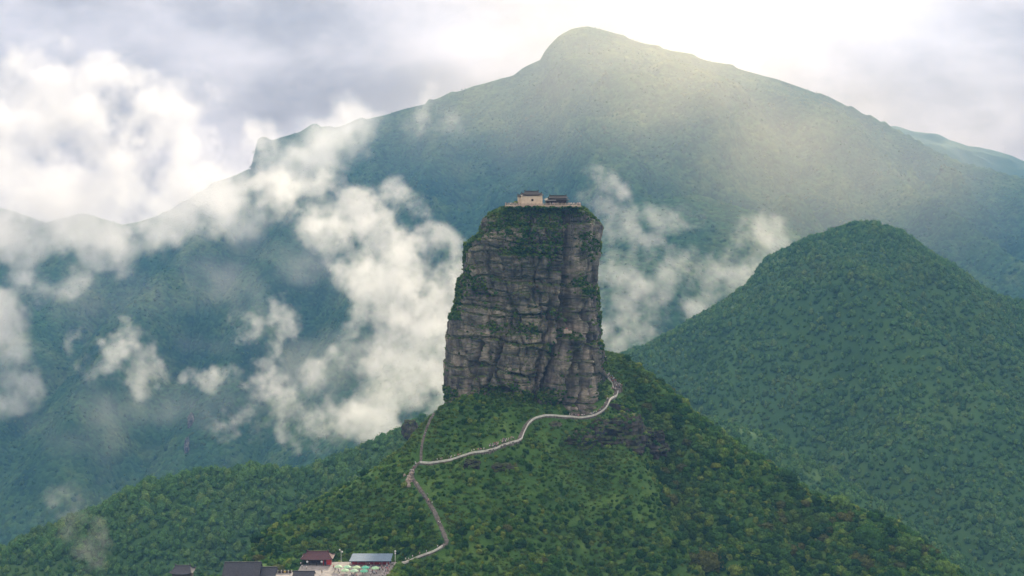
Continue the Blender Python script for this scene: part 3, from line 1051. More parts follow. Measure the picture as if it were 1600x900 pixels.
def cloud(name, label, puffs, vox, mat, noise=0.02, k=0.9, thr=0.34, gain=2.2, warp=25.0, seed=0.0, grow=1.0):
    """puffs: (px, row, Y, half width px, half height px, half depth m, weight, lean)."""
    C = np.array([at(p[0], p[1], p[2]) for p in puffs])
    Rr = np.array([(p[3] / F * p[2], p[5], p[4] / F * p[2]) for p in puffs]) * grow
    ctr = (C - Rr).min(0) * 0.5 + (C + Rr).max(0) * 0.5
    lo, hi = (C - Rr * 1.05).min(0) - ctr - warp * 0.5, (C + Rr * 1.05).max(0) - ctr + warp * 0.5
    vol = bpy.data.volumes.new(name)
    o = link(bpy.data.objects.new(name, vol))
    o.location = ctr
    t = bpy.data.node_groups.new(name + '_density', 'GeometryNodeTree')
    t.interface.new_socket('Geometry', in_out='INPUT', socket_type='NodeSocketGeometry')
    t.interface.new_socket('Geometry', in_out='OUTPUT', socket_type='NodeSocketGeometry')
    li = t.links.new
    go = N(t, 'NodeGroupOutput')
    pos = N(t, 'GeometryNodeInputPosition')
    # warp the position so that outlines curl
    nw = N(t, 'ShaderNodeTexNoise', noise_dimensions='4D')
    nw.inputs['Scale'].default_value = noise * 0.9
    nw.inputs['Detail'].default_value = 5.0
    nw.inputs['W'].default_value = seed
    li(pos.outputs[0], nw.inputs['Vector'])
    sb = N(t, 'ShaderNodeVectorMath', operation='SUBTRACT')
    li(nw.outputs['Color'], sb.inputs[0]); sb.inputs[1].default_value = (0.5, 0.5, 0.5)
    ma = N(t, 'ShaderNodeVectorMath', operation='MULTIPLY_ADD')
    li(sb.outputs[0], ma.inputs[0]); ma.inputs[1].default_value = (warp * 2,) * 3
    li(pos.outputs[0], ma.inputs[2])
    total = None
    for c, r, p in zip(C - ctr, Rr, puffs):
        s1 = N(t, 'ShaderNodeVectorMath', operation='SUBTRACT')
        li(ma.outputs[0], s1.inputs[0]); s1.inputs[1].default_value = tuple(c)
        src = s1.outputs[0]
        if len(p) > 7 and p[7]:
            ro = N(t, 'ShaderNodeVectorRotate', rotation_type='Y_AXIS')
            ro.inputs['Angle'].default_value = R(p[7])
            li(src, ro.inputs['Vector']); src = ro.outputs[0]
        m1 = N(t, 'ShaderNodeVectorMath', operation='DIVIDE')
        li(src, m1.inputs[0]); m1.inputs[1].default_value = tuple(r)
        d1 = N(t, 'ShaderNodeVectorMath', operation='DOT_PRODUCT')
        li(m1.outputs[0], d1.inputs[0]); li(m1.outputs[0], d1.inputs[1])
        q = N(t, 'ShaderNodeMath', operation='SUBTRACT', use_clamp=True)
        q.inputs[0].default_value = 1.0; li(d1.outputs['Value'], q.inputs[1])
        w = N(t, 'ShaderNodeMath', operation='MULTIPLY')
        li(q.outputs[0], w.inputs[0]); w.inputs[1].default_value = p[6]
        if total is None:
            total = w
        else:
            a = N(t, 'ShaderNodeMath', operation='MAXIMUM')
            li(total.outputs[0], a.inputs[0]); li(w.outputs[0], a.inputs[1])
            total = a
    nz = N(t, 'ShaderNodeTexNoise', noise_dimensions='4D')
    nz.inputs['Scale'].default_value = noise * 1.8
    nz.inputs['Detail'].default_value = 7.0
    nz.inputs['Roughness'].default_value = 0.66
    nz.inputs['W'].default_value = seed + 7.7
    li(pos.outputs[0], nz.inputs['Vector'])
    a1 = N(t, 'ShaderNodeMath', operation='SUBTRACT')
    li(nz.outputs[0], a1.inputs[0]); a1.inputs[1].default_value = 0.5
    a2 = N(t, 'ShaderNodeMath', operation='MULTIPLY_ADD')
    li(a1.outputs[0], a2.inputs[0]); a2.inputs[1].default_value = k * 2
    li(total.outputs[0], a2.inputs[2])
    a3 = N(t, 'ShaderNodeMath', operation='SUBTRACT')
    li(a2.outputs[0], a3.inputs[0]); a3.inputs[1].default_value = thr
    a4 = N(t, 'ShaderNodeMath', operation='MULTIPLY', use_clamp=True)
    li(a3.outputs[0], a4.inputs[0]); a4.inputs[1].default_value = gain
    # never outside the puffs
    g1 = N(t, 'ShaderNodeMath', operation='MULTIPLY', use_clamp=True)
    li(total.outputs[0], g1.inputs[0]); g1.inputs[1].default_value = 5.0
    a5 = N(t, 'ShaderNodeMath', operation='MULTIPLY')
    li(a4.outputs[0], a5.inputs[0]); li(a4.outputs[0], a5.inputs[1])
    a6 = N(t, 'ShaderNodeMath', operation='MULTIPLY')
    li(a5.outputs[0], a6.inputs[0]); li(g1.outputs[0], a6.inputs[1])
    vc = N(t, 'GeometryNodeVolumeCube')
    li(a6.outputs[0], vc.inputs['Density'])
    vc.inputs['Min'].default_value = tuple(lo)
    vc.inputs['Max'].default_value = tuple(hi)
    for ax, d in zip('XYZ', hi - lo):
        vc.inputs['Resolution ' + ax].default_value = max(8, int(d / vox))
    sm = N(t, 'GeometryNodeSetMaterial')
    sm.inputs['Material'].default_value = mat
    li(vc.outputs[0], sm.inputs[0])
    li(sm.outputs[0], go.inputs[0])
    vol.materials.append(mat)
    md = o.modifiers.new('density', 'NODES')
    md.node_group = t
    return tag(o, label, None, None, 'stuff')


CM = cloud_mat('cloud_bright', 0.014)
CB = cloud_mat('cloud_broad', 0.012, (0.90, 0.90, 0.92))
CW = cloud_mat('cloud_wisp', 0.016)
CV = cloud_mat('cloud_veil', 0.007)
# the bright stream of cloud curling behind the rock
cloud('cloud', 'bright white cloud streaming up behind the rock pillar',
      [(640, 560, 1600, 95, 115, 60, 1.0), (655, 470, 1600, 80, 95, 55, 1.0), (600, 400, 1600, 80, 75, 50, 1.0), (540, 345, 1600, 75, 55, 45, 0.95),
       (455, 302, 1600, 62, 38, 38, 0.8), (622, 335, 1600, 55, 48, 40, 0.9), (575, 630, 1600, 62, 60, 45, 0.85), (510, 580, 1600, 48, 30, 30, 0.7, 25),
       (690, 610, 1600, 60, 60, 45, 0.95), (560, 665, 1600, 40, 28, 30, 0.7)],
      2.2, CM, noise=0.013, k=4.2, thr=0.30, gain=1.5, warp=40, seed=1.0, grow=1.36)
# the bank at the western edge
cloud('cloud_bank', 'large pale cloud bank hiding the western end of the mountain',
      [(40, 330, 2300, 200, 110, 110, 1.1), (-60, 260, 2300, 170, 150, 120, 1.1), (150, 370, 2300, 120, 68, 80, 1.0), (190, 300, 2300, 110, 70, 70, 0.8), (20, 240, 2300, 140, 90, 90, 0.9),
       (60, 450, 2300, 90, 55, 60, 0.8), (-10, 520, 2300, 70, 90, 60, 0.85), (15, 600, 2300, 40, 60, 50, 0.6, 20),
       (250, 285, 2320, 150, 75, 90, 0.95), (110, 170, 2320, 220, 110, 100, 0.9), (330, 245, 2350, 120, 60, 80, 0.75), (280, 340, 2300, 90, 60, 60, 0.7)],
      5.0, CB, noise=0.007, k=3.8, thr=0.16, gain=1.3, warp=80, seed=4.0, grow=1.15)
# thin cloud drawn over the skyline
cloud('skyline_mist', 'thin grey mist trailing over the mountain skyline',
      [(560, 220, 3000, 190, 60, 120, 0.9, 10), (660, 190, 3000, 60, 48, 80, 1.0), (430, 280, 3000, 130, 60, 90, 0.95, 10), (330, 310, 3000, 130, 60, 90, 1.0), (270, 300, 2950, 110, 110, 90, 1.0), (360, 370, 2900, 130, 70, 80, 0.8),
       (480, 380, 2900, 90, 60, 70, 0.6)],
      9.0, CV, noise=0.0045, k=3.2, thr=0.38, gain=1.3, warp=110, seed=2.5)
# small tufts over the western forest
cloud('cloud_wisp', 'pair of small torn cloud wisps over the dark western forest',
      [(390, 508, 1500, 34, 34, 24, 0.9), (442, 505, 1500, 30, 34, 24, 1.0), (425, 535, 1500, 20, 26, 20, 0.7)], 2.0, CM, noise=0.026, k=4.5, thr=0.46, gain=1.5, warp=22, seed=6.0, grow=1.3)
cloud('cloud_wisp', 'arched cloud wisp above the low forested ridge',
      [(400, 590, 1450, 62, 34, 26, 1.0), (435, 620, 1450, 38, 44, 26, 1.0), (330, 585, 1450, 56, 20, 22, 0.8), (380, 650, 1450, 60, 50, 26, 0.55), (480, 670, 1450, 60, 40, 26, 0.5)], 2.0, CW, noise=0.02, k=4.2, thr=0.42, gain=1.5, warp=26, seed=8.0, grow=1.15)
cloud('cloud_wisp', 'rounded cloud tuft below the western cloud bank',
      [(178, 555, 1500, 72, 52, 30, 1.0), (220, 590, 1500, 48, 40, 26, 0.75), (140, 530, 1500, 40, 30, 24, 0.8)], 2.2, CW, noise=0.018, k=3.8, thr=0.36, gain=1.5, warp=28, seed=9.5, grow=1.15)
cloud('cloud_wisp', 'thin upright streak of mist over the low ridge',
      [(120, 830, 860, 34, 66, 16, 0.8, 12), (150, 850, 860, 22, 60, 14, 0.8), (90, 775, 860, 26, 40, 14, 0.8, -20)], 1.4, CV, noise=0.045, k=3.6, thr=0.4, gain=1.5, warp=18, seed=3.3, grow=1.3)
# mist round the knoll east of the rock
cloud('valley_mist', 'torn pinkish mist around the knoll behind the rock pillar',
      [(985, 460, 1850, 70, 60, 60, 0.9), (960, 500, 1850, 50, 46, 50, 0.9), (1000, 370, 1850, 52, 34, 40, 0.85, -35), (1040, 330, 1850, 56, 24, 40, 0.75), (1100, 430, 1850, 90, 42, 55, 0.9), (1085, 480, 1850, 46, 42, 40, 0.9),
       (1175, 400, 1850, 50, 60, 40, 0.9), (1150, 440, 1850, 60, 34, 40, 0.8), (960, 330, 1850, 40, 70, 45, 0.75, 20), (1000, 540, 1700, 60, 26, 40, 0.6)],
      3.2, cloud_mat('cloud_mist', 0.0055), noise=0.014, k=4.8, thr=0.40, gain=1.5, warp=50, seed=5.5, grow=1.4)

cloud('valley_veil', 'broad thin veil of mist lying along the western slope',
      [(420, 420, 2000, 260, 120, 90, 0.7, 15), (300, 600, 1800, 240, 90, 80, 0.6), (560, 620, 1750, 160, 110, 70, 0.8), (120, 470, 1900, 200, 70, 80, 0.8), (80, 640, 1700, 130, 130, 70, 0.6), (330, 330, 2600, 180, 60, 80, 0.9)],
      9.0, cloud_mat('cloud_thin_veil', 0.0016), noise=0.006, k=3.6, thr=0.34, gain=1.2, warp=80, seed=12.5)

cloud('mountain_glow_mist', 'thin added mist tinted gold for the sun glow before the great mountain',
      [(1010, 60, 2250, 560, 330, 430, 1.0), (1270, 250, 2250, 500, 280, 400, 0.92), (800, 170, 2300, 400, 230, 380, 0.6)],
      26.0, cloud_mat('cloud_glow_tinted_mist', 0.00066, (1.0, 0.875, 0.62), 0.76), noise=0.0022, k=0.9, thr=0.10, gain=1.0, warp=110, seed=21.5)  # golden sun glow is put into this added mist's colour and shape

# ------------------------------------------------------------------ paths on the hill
M['paving'] = simple_mat('worn_stone_steps', (0.20, 0.18, 0.155), 0.9, 0.5, 0.9)
M['parapet'] = simple_mat('pale_stone_parapet', (0.70, 0.67, 0.60), 0.85, 0.22, 0.5)
M['plaza'] = simple_mat('plaza_paving', (0.27, 0.255, 0.235), 0.85, 0.3, 0.5)
_pr = PIL[6:].reshape(-1, 3)
_prow, _ppx = HOR - _pr[:, 2] / _pr[:, 1] * F, 800 + _pr[:, 0] / _pr[:, 1] * F


def hit_pillar(px, py):
    k = np.nonzero((np.abs(_prow - py) < 2.0) & (np.abs(_ppx - px) < 2.5))[0]
    if len(k) == 0:
        k = np.array([np.argmin((_prow - py) ** 2 + (_ppx - px) ** 2 + (_pr[:, 1] > PYC) * 1e4)])
    return _pr[k[np.argmin(_pr[k, 1])]].copy()


def resample(P, step):
    P = np.asarray(P)
    d = np.r_[0, np.cumsum(np.linalg.norm(np.diff(P, axis=0), axis=1))]
    s = np.arange(0, d[-1], step)
    Q = np.stack([np.interp(s, d, P[:, i]) for i in range(3)], -1)
    for _ in range(3):
        Q[1:-1] = (Q[:-2] + 2 * Q[1:-1] + Q[2:]) / 4
    return Q


PATH_PX = {
    'stairs': [(613, 884), (632, 880), (655, 871), (676, 864), (699, 850), (695, 838), (687, 820), (678, 798), (666, 778), (655, 762), (645, 748), (643, 738), (650, 728), (658, 722)],
    'upper': [(658, 722), (658, 708), (660, 692), (666, 672), (673, 656), (681, 644)],
    'walled': [(659, 724), (675, 725), (700, 721), (722, 714), (738, 709), (755, 707), (772, 703), (785, 697), (800, 692), (811, 690), (815, 678), (822, 664), (832, 655), (850, 650), (880, 652), (910, 654), (928, 651), (942, 642), (947, 633), (950, 626), (961, 619), (963, 610), (960, 602), (953, 594), (946, 588)],
}
PATHS = {}
for k_, pp in PATH_PX.items():
    dense = []
    for (x0, y0), (x1, y1) in zip(pp[:-1], pp[1:]):
        for t_ in np.linspace(0, 1, 5)[:-1]:
            dense.append((x0 + (x1 - x0) * t_, y0 + (y1 - y0) * t_))
    dense.append(pp[-1])
    H = np.array([hit(*q) for q in dense])
    PATHS[k_] = resample(H, 0.7)
for k_ in PATHS:
    q = PATHS[k_]
    q[:, 2] = z_fg(q[:, 0], q[:, 1])
    for _ in range(6):
        q[1:-1, 2] = (q[:-2, 2] + 2 * q[1:-1, 2] + q[2:, 2]) / 4
    q[:, 2] += 0.55


def side_vec(Q):
    d = np.gradient(Q, axis=0)[:, :2]
    d /= np.linalg.norm(d, axis=1)[:, None] + 1e-9
    s = np.stack([d[:, 1], -d[:, 0]], -1)
    return s


def stair_mesh(name, Q, w, mat):
    """Treads: one level slab per step, each a little uneven."""
    mb = MB()
    S_ = side_vec(Q)
    rs = np.random.RandomState(len(Q))
    for i in range(len(Q) - 1):
        a, b = Q[i], Q[i + 1]
        s = (S_[i] + S_[i + 1]) * .5
        ww = w * .5 * rs.uniform(0.7, 1.2)
        z = (a[2] + b[2]) * .5 + rs.uniform(-.05, .05)
        vs = []
        for zz in (z - 2.2, z):
            for p, sg in ((a, -1), (a, 1), (b, 1), (b, -1)):
                vs.append((p[0] + s[0] * ww * sg, p[1] + s[1] * ww * sg, zz))
        mb.add(vs, [(4, 5, 6, 7), (0, 1, 5, 4), (1, 2, 6, 5), (2, 3, 7, 6), (3, 0, 4, 7)])
    return mb.build(name, mat)


def wall_along(mb, Q, off, h0, h1, th, toward_cam=True, piece=3, top=0.0):
    S_ = side_vec(Q)
    # pick the side that faces the valley, i.e. the camera
    for i in range(0, len(Q) - piece, piece):
        a, b = Q[i], Q[min(i + piece, len(Q) - 1)]
        sa, sb = S_[i], S_[min(i + piece, len(Q) - 1)]
        if sa[1] > 0: sa = -sa
        if sb[1] > 0: sb = -sb
        pa, pb = a[:2] + sa * off, b[:2] + sb * off
        qa, qb = a[:2] + sa * (off + th), b[:2] + sb * (off + th)
        vs = [(*pa, a[2] + h0), (*qa, a[2] + h0), (*qb, b[2] + h0), (*pb, b[2] + h0),
              (*pa, a[2] + h1), (*qa, a[2] + h1), (*qb, b[2] + h1), (*pb, b[2] + h1)]
        mb.add(vs, [(3, 2, 1, 0), (4, 5, 6, 7), (0, 1, 5, 4), (1, 2, 6, 5), (2, 3, 7, 6), (3, 0, 4, 7)])


def sub_path(Q, a, b):
    rowq = HOR - Q[:, 2] / Q[:, 1] * F
    pxq = 800 + Q[:, 0] / Q[:, 1] * F
    ia = int(np.argmin((pxq - a[0]) ** 2 + (rowq - a[1]) ** 2)); ib = int(np.argmin((pxq - b[0]) ** 2 + (rowq - b[1]) ** 2))
    return Q[min(ia, ib):max(ia, ib) + 1].copy()


LANDS = []
for a_, b_, w_ in (((762, 705), (806, 691), 7.0), ((963, 612), (946, 588), 4.5), ((925, 652), (944, 640), 3.4)):
    Q_ = sub_path(PATHS['walled'], a_, b_)
    up_ = side_vec(Q_); up_ *= np.where(up_[:, 1:] < 0, -1, 1)
    Q_[:, :2] += up_ * (w_ / 2 - 0.9)
    Q_[:, 2] += 0.25
    LANDS.append((Q_, w_))
    tag(stair_mesh('landing', Q_, w_, M['paving']), kind='structure')
tag(stair_mesh('stair_path', PATHS['stairs'], 1.8, M['paving']), kind='structure')
tag(stair_mesh('stair_path', PATHS['upper'], 1.3, M['paving']), kind='structure')
wp = tag(stair_mesh('cliff_path', PATHS['walled'], 2.0, M['paving']), kind='structure')
mb = MB(); wall_along(mb, PATHS['walled'], 1.0, -0.35, 0.55, 0.28)
par = mb.build('parapet_wall', M['parapet'], wp)
mb = MB(); wall_along(mb, PATHS['stairs'][:48], 0.95, -0.4, 0.5, 0.35)
mb.build('parapet_wall', M['parapet'], bpy.data.objects['stair_path'])
ALLP = [PATHS[k_][:, :2] for k_ in PATHS] + [q_[0][:, :2] + dd_ for q_ in LANDS for dd_ in ((0, 1.2), (0, -1.2))]


def near_path(x, y):
    d = np.full(np.shape(x), 1e9)
    for q in ALLP:
        d = np.minimum(d, path_dist(x, y, [tuple(p) for p in q[::4]] + [tuple(q[-1])]))
    return d


# paved plaza
px0, px1, py0, py1 = -101.0, -49.5, 572.0, 606.0
nx, ny = 38, 24
tiles = MB()
tiles.box(-90.0, px1, py0, py1, PLAZA_Z - 1.5, PLAZA_Z + 0.30)
tiles.box(px0, -90.0, py0, 589.5, PLAZA_Z - 1.5, PLAZA_Z + 0.30)
plaza = tag(tiles.build('plaza', M['plaza']), kind='structure')
PZ = PLAZA_Z + 0.30

# ------------------------------------------------------------------ rock outcrops and boulders
def rock_lump(name, c, r, seed, mat, label, cat='rock', group=None, sub=4, flat=1.0):
    rs = np.random.RandomState(seed)
    bm = bmesh.new()
    bmesh.ops.create_icosphere(bm, subdivisions=sub, radius=1.0)
    co = np.array([v.co[:] for v in bm.verts])
    fc = [[v.index for v in f.verts] for f in bm.faces]
    bm.free()
    o = rs.uniform(0, 60, 3)
    e = 3.0                                                # squarish
    rr = (np.abs(co) ** e).sum(1) ** (-1 / e)
    P = co * rr[:, None] * np.array(r)
    q = P[:, 2] / (0.9 + 0.5 * rs.rand()) + 0.3 * fbm(P[:, 0] / 5, P[:, 1] / 5, 0.0, 2)
    bed = np.floor(q)
    u = np.floor(P[:, 0] / 2.6 + 5 * hash01(bed, seed))
    d = 0.30 * (hash01(u, bed, seed) - 0.5) - 0.22 * np.exp(-(np.minimum(q - bed, 1 - q + bed) / 0.14) ** 2)
    d = d * min(r) * 0.55 + min(r) * 0.7 * fbm(P[:, 0] / (r[0] * .6) + o[0], P[:, 1] / (r[0] * .6) + o[1], P[:, 2] / (r[2] * .6) + o[2], 5)
    nrm = P / np.array(r) ** 2
    nrm /= np.linalg.norm(nrm, axis=1)[:, None]
    P = P + nrm * d[:, None]
    o_ = mesh_obj(name, P, fc, mat)
    o_.location = tuple(c)
    o_.rotation_euler = (rs.uniform(-.12, .12), rs.uniform(-.12, .12), rs.uniform(-.3, .3))
    return tag(o_, label, cat, group)


OUT, CRAGP = [], []
for i_, (px, py, w, h, dep, lab) in enumerate((
        (962, 686, 44, 36, 6.0, 'tall dark layered crag below the bend of the walled path'),
        (905, 691, 34, 13, 5.0, 'low dark rock ledge west of the tall crag under the walled path'),
        (1012, 700, 30, 30, 5.0, 'dark bushy crag end facing the eastern gully'),
        (968, 644, 22, 12, 4.0, 'small dark crag just under the path bend beside the pillar foot'),
        (738, 727, 13, 10, 2.5, 'rounded dark boulder below the lower walled path'),
        (787, 731, 22, 7, 2.5, 'long low dark boulder in the meadow below the crowd on the path'),
        (866, 664, 11, 5, 2.0, 'pale flat boulder in the grass below the cliff path wall'),
        (640, 672, 12, 15, 3.0, 'dark rock knob on the western skyline of the hill'))):
    c = hit(px, py)
    s_ = c[1] / F
    c[1] += dep * 0.35
    ro_c = rock_lump('crag' if h > 11 else 'boulder', c, (w * s_, dep, h * s_), 60 + i_, M['rock_dark'] if i_ != 6 else M['rock'], lab, sub=5 if i_ < 4 else 4)
    OUT.append((px, py, w, h))
    if i_ < 4:
        mw = ro_c.matrix_basis
        for v in ro_c.data.vertices:
            if (v.normal.z > 0.35 and random.random() < 0.10) or (v.normal.z > -0.2 and random.random() < 0.012):
                CRAGP.append(tuple(mw @ v.co))
for i_, (px, py, w, h, lab) in enumerate(((297, 668, 3.2, 22, 'thin bare rock scar on the western forest slope'), (291, 704, 3.6, 20, 'lower bare rock streak under the thin scar'))):
    c = hit(px, py, z_fm, 1750.0, 3600.0)
    s_ = c[1] / F
    c[1] += 4.0
    rock_lump('cliff', c, (w * s_, 9.0, h * s_), 160 + i_, M['rock'], lab, 'cliff', sub=5)
RUB = simple_mat('pale_rubble', (0.36, 0.30, 0.24), 0.9, 0.3, 1.0)
rs_ = np.random.RandomState(5)
for i_ in range(16):
    px, py = 640 + rs_.normal(0, 5), 749 + rs_.uniform(-12, 12)
    c = hit(px, py)
    rock_lump('stone', (c[0], c[1], c[2] + 0.5), tuple(rs_.uniform(0.5, 1.1, 3)), 90 + i_, RUB, 'pale broken stone in the rubble heap beside the stair bend', 'stone', 'rubble beside the stair bend', 2)

# ------------------------------------------------------------------ shrubs, trees and grass on the hill
X, Y, rs_ = jitter_grid(-330, 400, 540, 790, 2.05, 21)
px_ = 800 + X / Y * F
k = (px_ > 180) & (px_ < 1720)
X, Y = X[k], Y[k]
Z = z_fg(X, Y)
P = np.stack([X, Y, Z], -1)
k = frustum(P, 40)
P = P[k]
P = P[facing(z_fg, P, 3.0, 2.0)]
# keep clear of the pillar, the paths and the plaza
pin = (np.abs(P[:, 0] - PC[0]) < 40) & (np.abs(P[:, 1] - PC[1]) < 30)
inpl = (P[:, 0] > px0 - 1) & (P[:, 0] < px1 + 0.5) & (P[:, 1] > py0) & (P[:, 1] < np.where(P[:, 0] < -91, 591.0, py1 + 1.0))
houses = (P[:, 0] < px0 + 1) & (P[:, 0] > -146) & (P[:, 1] > 570) & (P[:, 1] < 602)
P = P[~pin & ~inpl & ~houses]
nd = near_path(P[:, 0], P[:, 1])
rw = HOR - P[:, 2] / P[:, 1] * F
pxx = 800 + P[:, 0] / P[:, 1] * F
meadow = fbm(P[:, 0] / 30, P[:, 1] / 36, 12.0, 4)
east = smooth01((P[:, 0] - 62 - (690 - P[:, 1]) * 0.2) / 14.0)       # eastern flank: real trees
low = smooth01((rw - 760) / 90.0)
westtop = smooth01((720 - pxx) / 60) * smooth01((760 - rw) / 40)
u = rs_.uniform(0, 1, len(P))
size = 0.75 + 0.95 * u**2.2 + low * (0.3 + 1.3 * rs_.uniform(0, 1, len(P)) ** 2) + east * (0.5 + 2.0 * rs_.uniform(0, 1, len(P)) ** 2)
size *= np.where(rs_.uniform(0, 1, len(P)) < 0.05, 1.7, 1.0) * np.where(rs_.uniform(0, 1, len(P)) < 0.3, 0.65, 1.0)
size *= 1 + 0.35 * fbm(P[:, 0] / 14, P[:, 1] / 14, 2.0, 2)
keepp = np.clip(0.80 - 0.95 * smooth01((meadow - 0.02) / 0.35) * (1 - 0.85 * east) * (1 - 0.5 * low), 0.14, 1)
keepp = keepp * np.clip(1.9 / size, 0.35, 1.0)
lawn = smooth01((pxx - 928) / 14) * smooth01((1015 - pxx) / 30) * smooth01((625 - rw) / 25)
keepp = keepp * (1 - 0.8 * lawn); size = size * (1 - 0.35 * lawn)
k = (rs_.uniform(0, 1, len(P)) < keepp) & (nd > 1.05 + 0.62 * size)
P, size, rw, pxx, east, low = P[k], size[k], rw[k], pxx[k], east[k], low[k]
P[:, 2] += 0.12 * size
img = size / P[:, 1]
vis = (pxx > 5) & (pxx < 1595) & (rw < 893) & (rw > 560)
order = np.argsort(-img * vis)
single = order[:290]
rest = np.setdiff1d(np.arange(len(P)), single)
q = P[rest]; sz = size[rest]
sc_ = np.stack([sz * rs_.uniform(.85, 1.2, len(q)), sz * rs_.uniform(.85, 1.2, len(q)), sz * rs_.uniform(.85, 1.5, len(q))], -1)
scatter('hillside_shrubbery', q, sc_, NEAR_C, 6, 'green shrubs and low trees clothing the hill under the pillar', 31)

if CRAGP:
    cs = rs_.uniform(0.5, 1.5, len(CRAGP))
    scatter('crag_shrubbery', CRAGP, np.stack([cs, cs, cs * .9], -1), NEAR_C, 6, 'shrubs rooted on the dark crags below the path', 37, 0.3)

# grass tussocks
X, Y, rs_ = jitter_grid(-200, 260, 580, 785, 1.5, 23)
Z = z_fg(X, Y)
G = np.stack([X, Y, Z], -1)
G = G[frustum(G, 10)]
G = G[facing(z_fg, G, 1.0, 2.0)]
pin = (np.abs(G[:, 0] - PC[0]) < 38) & (np.abs(G[:, 1] - PC[1]) < 30)
inpl = (G[:, 0] > -147) & (G[:, 0] < px1 + 0.5) & (G[:, 1] > 570) & (G[:, 1] < py1 + 1.0)
G = G[~pin & ~inpl]
md = fbm(G[:, 0] / 30, G[:, 1] / 36, 12.0, 4)
k = (rs_.uniform(0, 1, len(G)) < np.clip(0.3 + 1.5 * md + 1.2 * ((800 + G[:, 0] / G[:, 1] * F > 925) & (800 + G[:, 0] / G[:, 1] * F < 1015) & (HOR - G[:, 2] / G[:, 1] * F < 625)), 0.15, 1.0)) & (near_path(G[:, 0], G[:, 1]) > 1.7)
G = G[k]
g = rs_.uniform(0.7, 1.5, len(G))
scatter('hillside_grass', G, np.stack([g, g, g * rs_.uniform(.7, 1.2, len(G))], -1), GR_C, 3, 'tufted bright green grass on the open slopes of the hill', 33)

# shrubs and grass on the ledges of the pillar
A = PIL[6:]
du = np.roll(A, -1, 1) - A
dv = np.zeros_like(A); dv[:-1] = A[1:] - A[:-1]; dv[-1] = dv[-2]
nn = np.cross(dv, du); nn /= np.linalg.norm(nn, axis=2)[..., None] + 1e-9
rad = A[..., :2] - PC
sg = np.sign((nn[..., 0] * rad[..., 0] + nn[..., 1] * rad[..., 1]))
nn *= np.where(sg == 0, 1, sg)[..., None]
AF, NF = A.reshape(-1, 3), nn.reshape(-1, 3)
arow, apx = HOR - AF[:, 2] / AF[:, 1] * F, 800 + AF[:, 0] / AF[:, 1] * F
grn = fbm(AF[:, 0] / 16, AF[:, 1] / 16, AF[:, 2] / 11, 4)
wgt = np.clip(NF[:, 2] - 0.55, 0, 1) * 0.8
wgt += 0.5 * smooth01((785 - apx) / 40) * smooth01((480 - arow) / 50) * (grn > 0.0)           # the green western shoulder
wgt += 0.8 * smooth01((340 - arow) / 12) + 0.36 * smooth01((425 - arow) / 60) * (grn > 0.02)
wgt += 1.0 * smooth01((724 - apx) / 8) * ((arow > 432) & (arow < 500))
wgt += 1.1 * (grn > -0.05) * smooth01((arow - 596) / 16) * smooth01((900 - apx) / 60)
wgt += 0.6 * smooth01((apx - 930) / 8) * (grn > 0.05)
for r0, p0, p1, ww in ((352, 775, 880, .8), (362, 745, 800, .6), (393, 785, 860, 1.3), (440, 886, 912, 1.6), (520, 874, 910, 1.6), (547, 852, 888, .7), (512, 755, 835, .5), (492, 862, 884, .8), (335, 770, 930, .6), (455, 908, 930, .6)):
    wgt += ww * np.exp(-((arow - r0) / 7.0) ** 2) * smooth01((apx - p0 + 8) / 16) * smooth01((p1 + 8 - apx) / 16)
wgt *= (AF[:, 1] < 738) * (0.35 + np.clip(grn + 0.35, 0, 1.0)) * (arow > 323)
rs_ = np.random.RandomState(77)
idx = rs_.choice(len(AF), 6800, replace=False, p=wgt / wgt.sum())
sz = rs_.uniform(0.35, 1.0, len(idx)) + 0.55 * rs_.uniform(0, 1, len(idx)) ** 3
scatter('ledge_shrubbery', AF[idx] + NF[idx] * 0.1, np.stack([sz, sz, sz * rs_.uniform(.6, 1.0, len(idx))], -1), NEAR_C, 6, 'shrubs clinging to the ledges of the rock pillar', 35, 0.35)
idx = rs_.choice(len(AF), 3600, replace=False, p=wgt / wgt.sum())
sz = rs_.uniform(0.6, 1.3, len(idx))
scatter('ledge_grass', AF[idx] + NF[idx] * 0.05, np.stack([sz, sz, sz], -1), GR_C, 3, 'grass growing on the ledges of the rock pillar', 36, 0.3)

# the trees and shrubs that show largest, one by one
def trunk_mesh():
    mb = MB()
    prof = [(0.16, -1.0), (0.11, -0.5), (0.09, 0.0), (0.05, 0.45)]
    mb.lathe(prof, 7)
    for a in range(3):
        t = a * 2.1
        mb.bar((0, 0, -0.2), (0.5 * math.cos(t), 0.5 * math.sin(t), 0.3), 0.06, 0.06)
    me = bpy.data.meshes.new('trunk')
    me.from_pydata(mb.v, [], mb.f); me.update(); me.materials.append(M['bark'])
    return me


TRUNK = trunk_mesh()


def tree(name, p, s, label, group, crown=None, rs=random):
    e = empty(name, tuple(p), rs.uniform(0, 6.28))
    e.scale = (s * rs.uniform(.9, 1.15), s * rs.uniform(.9, 1.15), s * rs.uniform(.8, 1.1))
    c = link(bpy.data.objects.new('crown', crown or NEAR_M[rs.randrange(6)]), e)
    t = link(bpy.data.objects.new('trunk', TRUNK), e)
    return tag(e, label, 'tree', group)


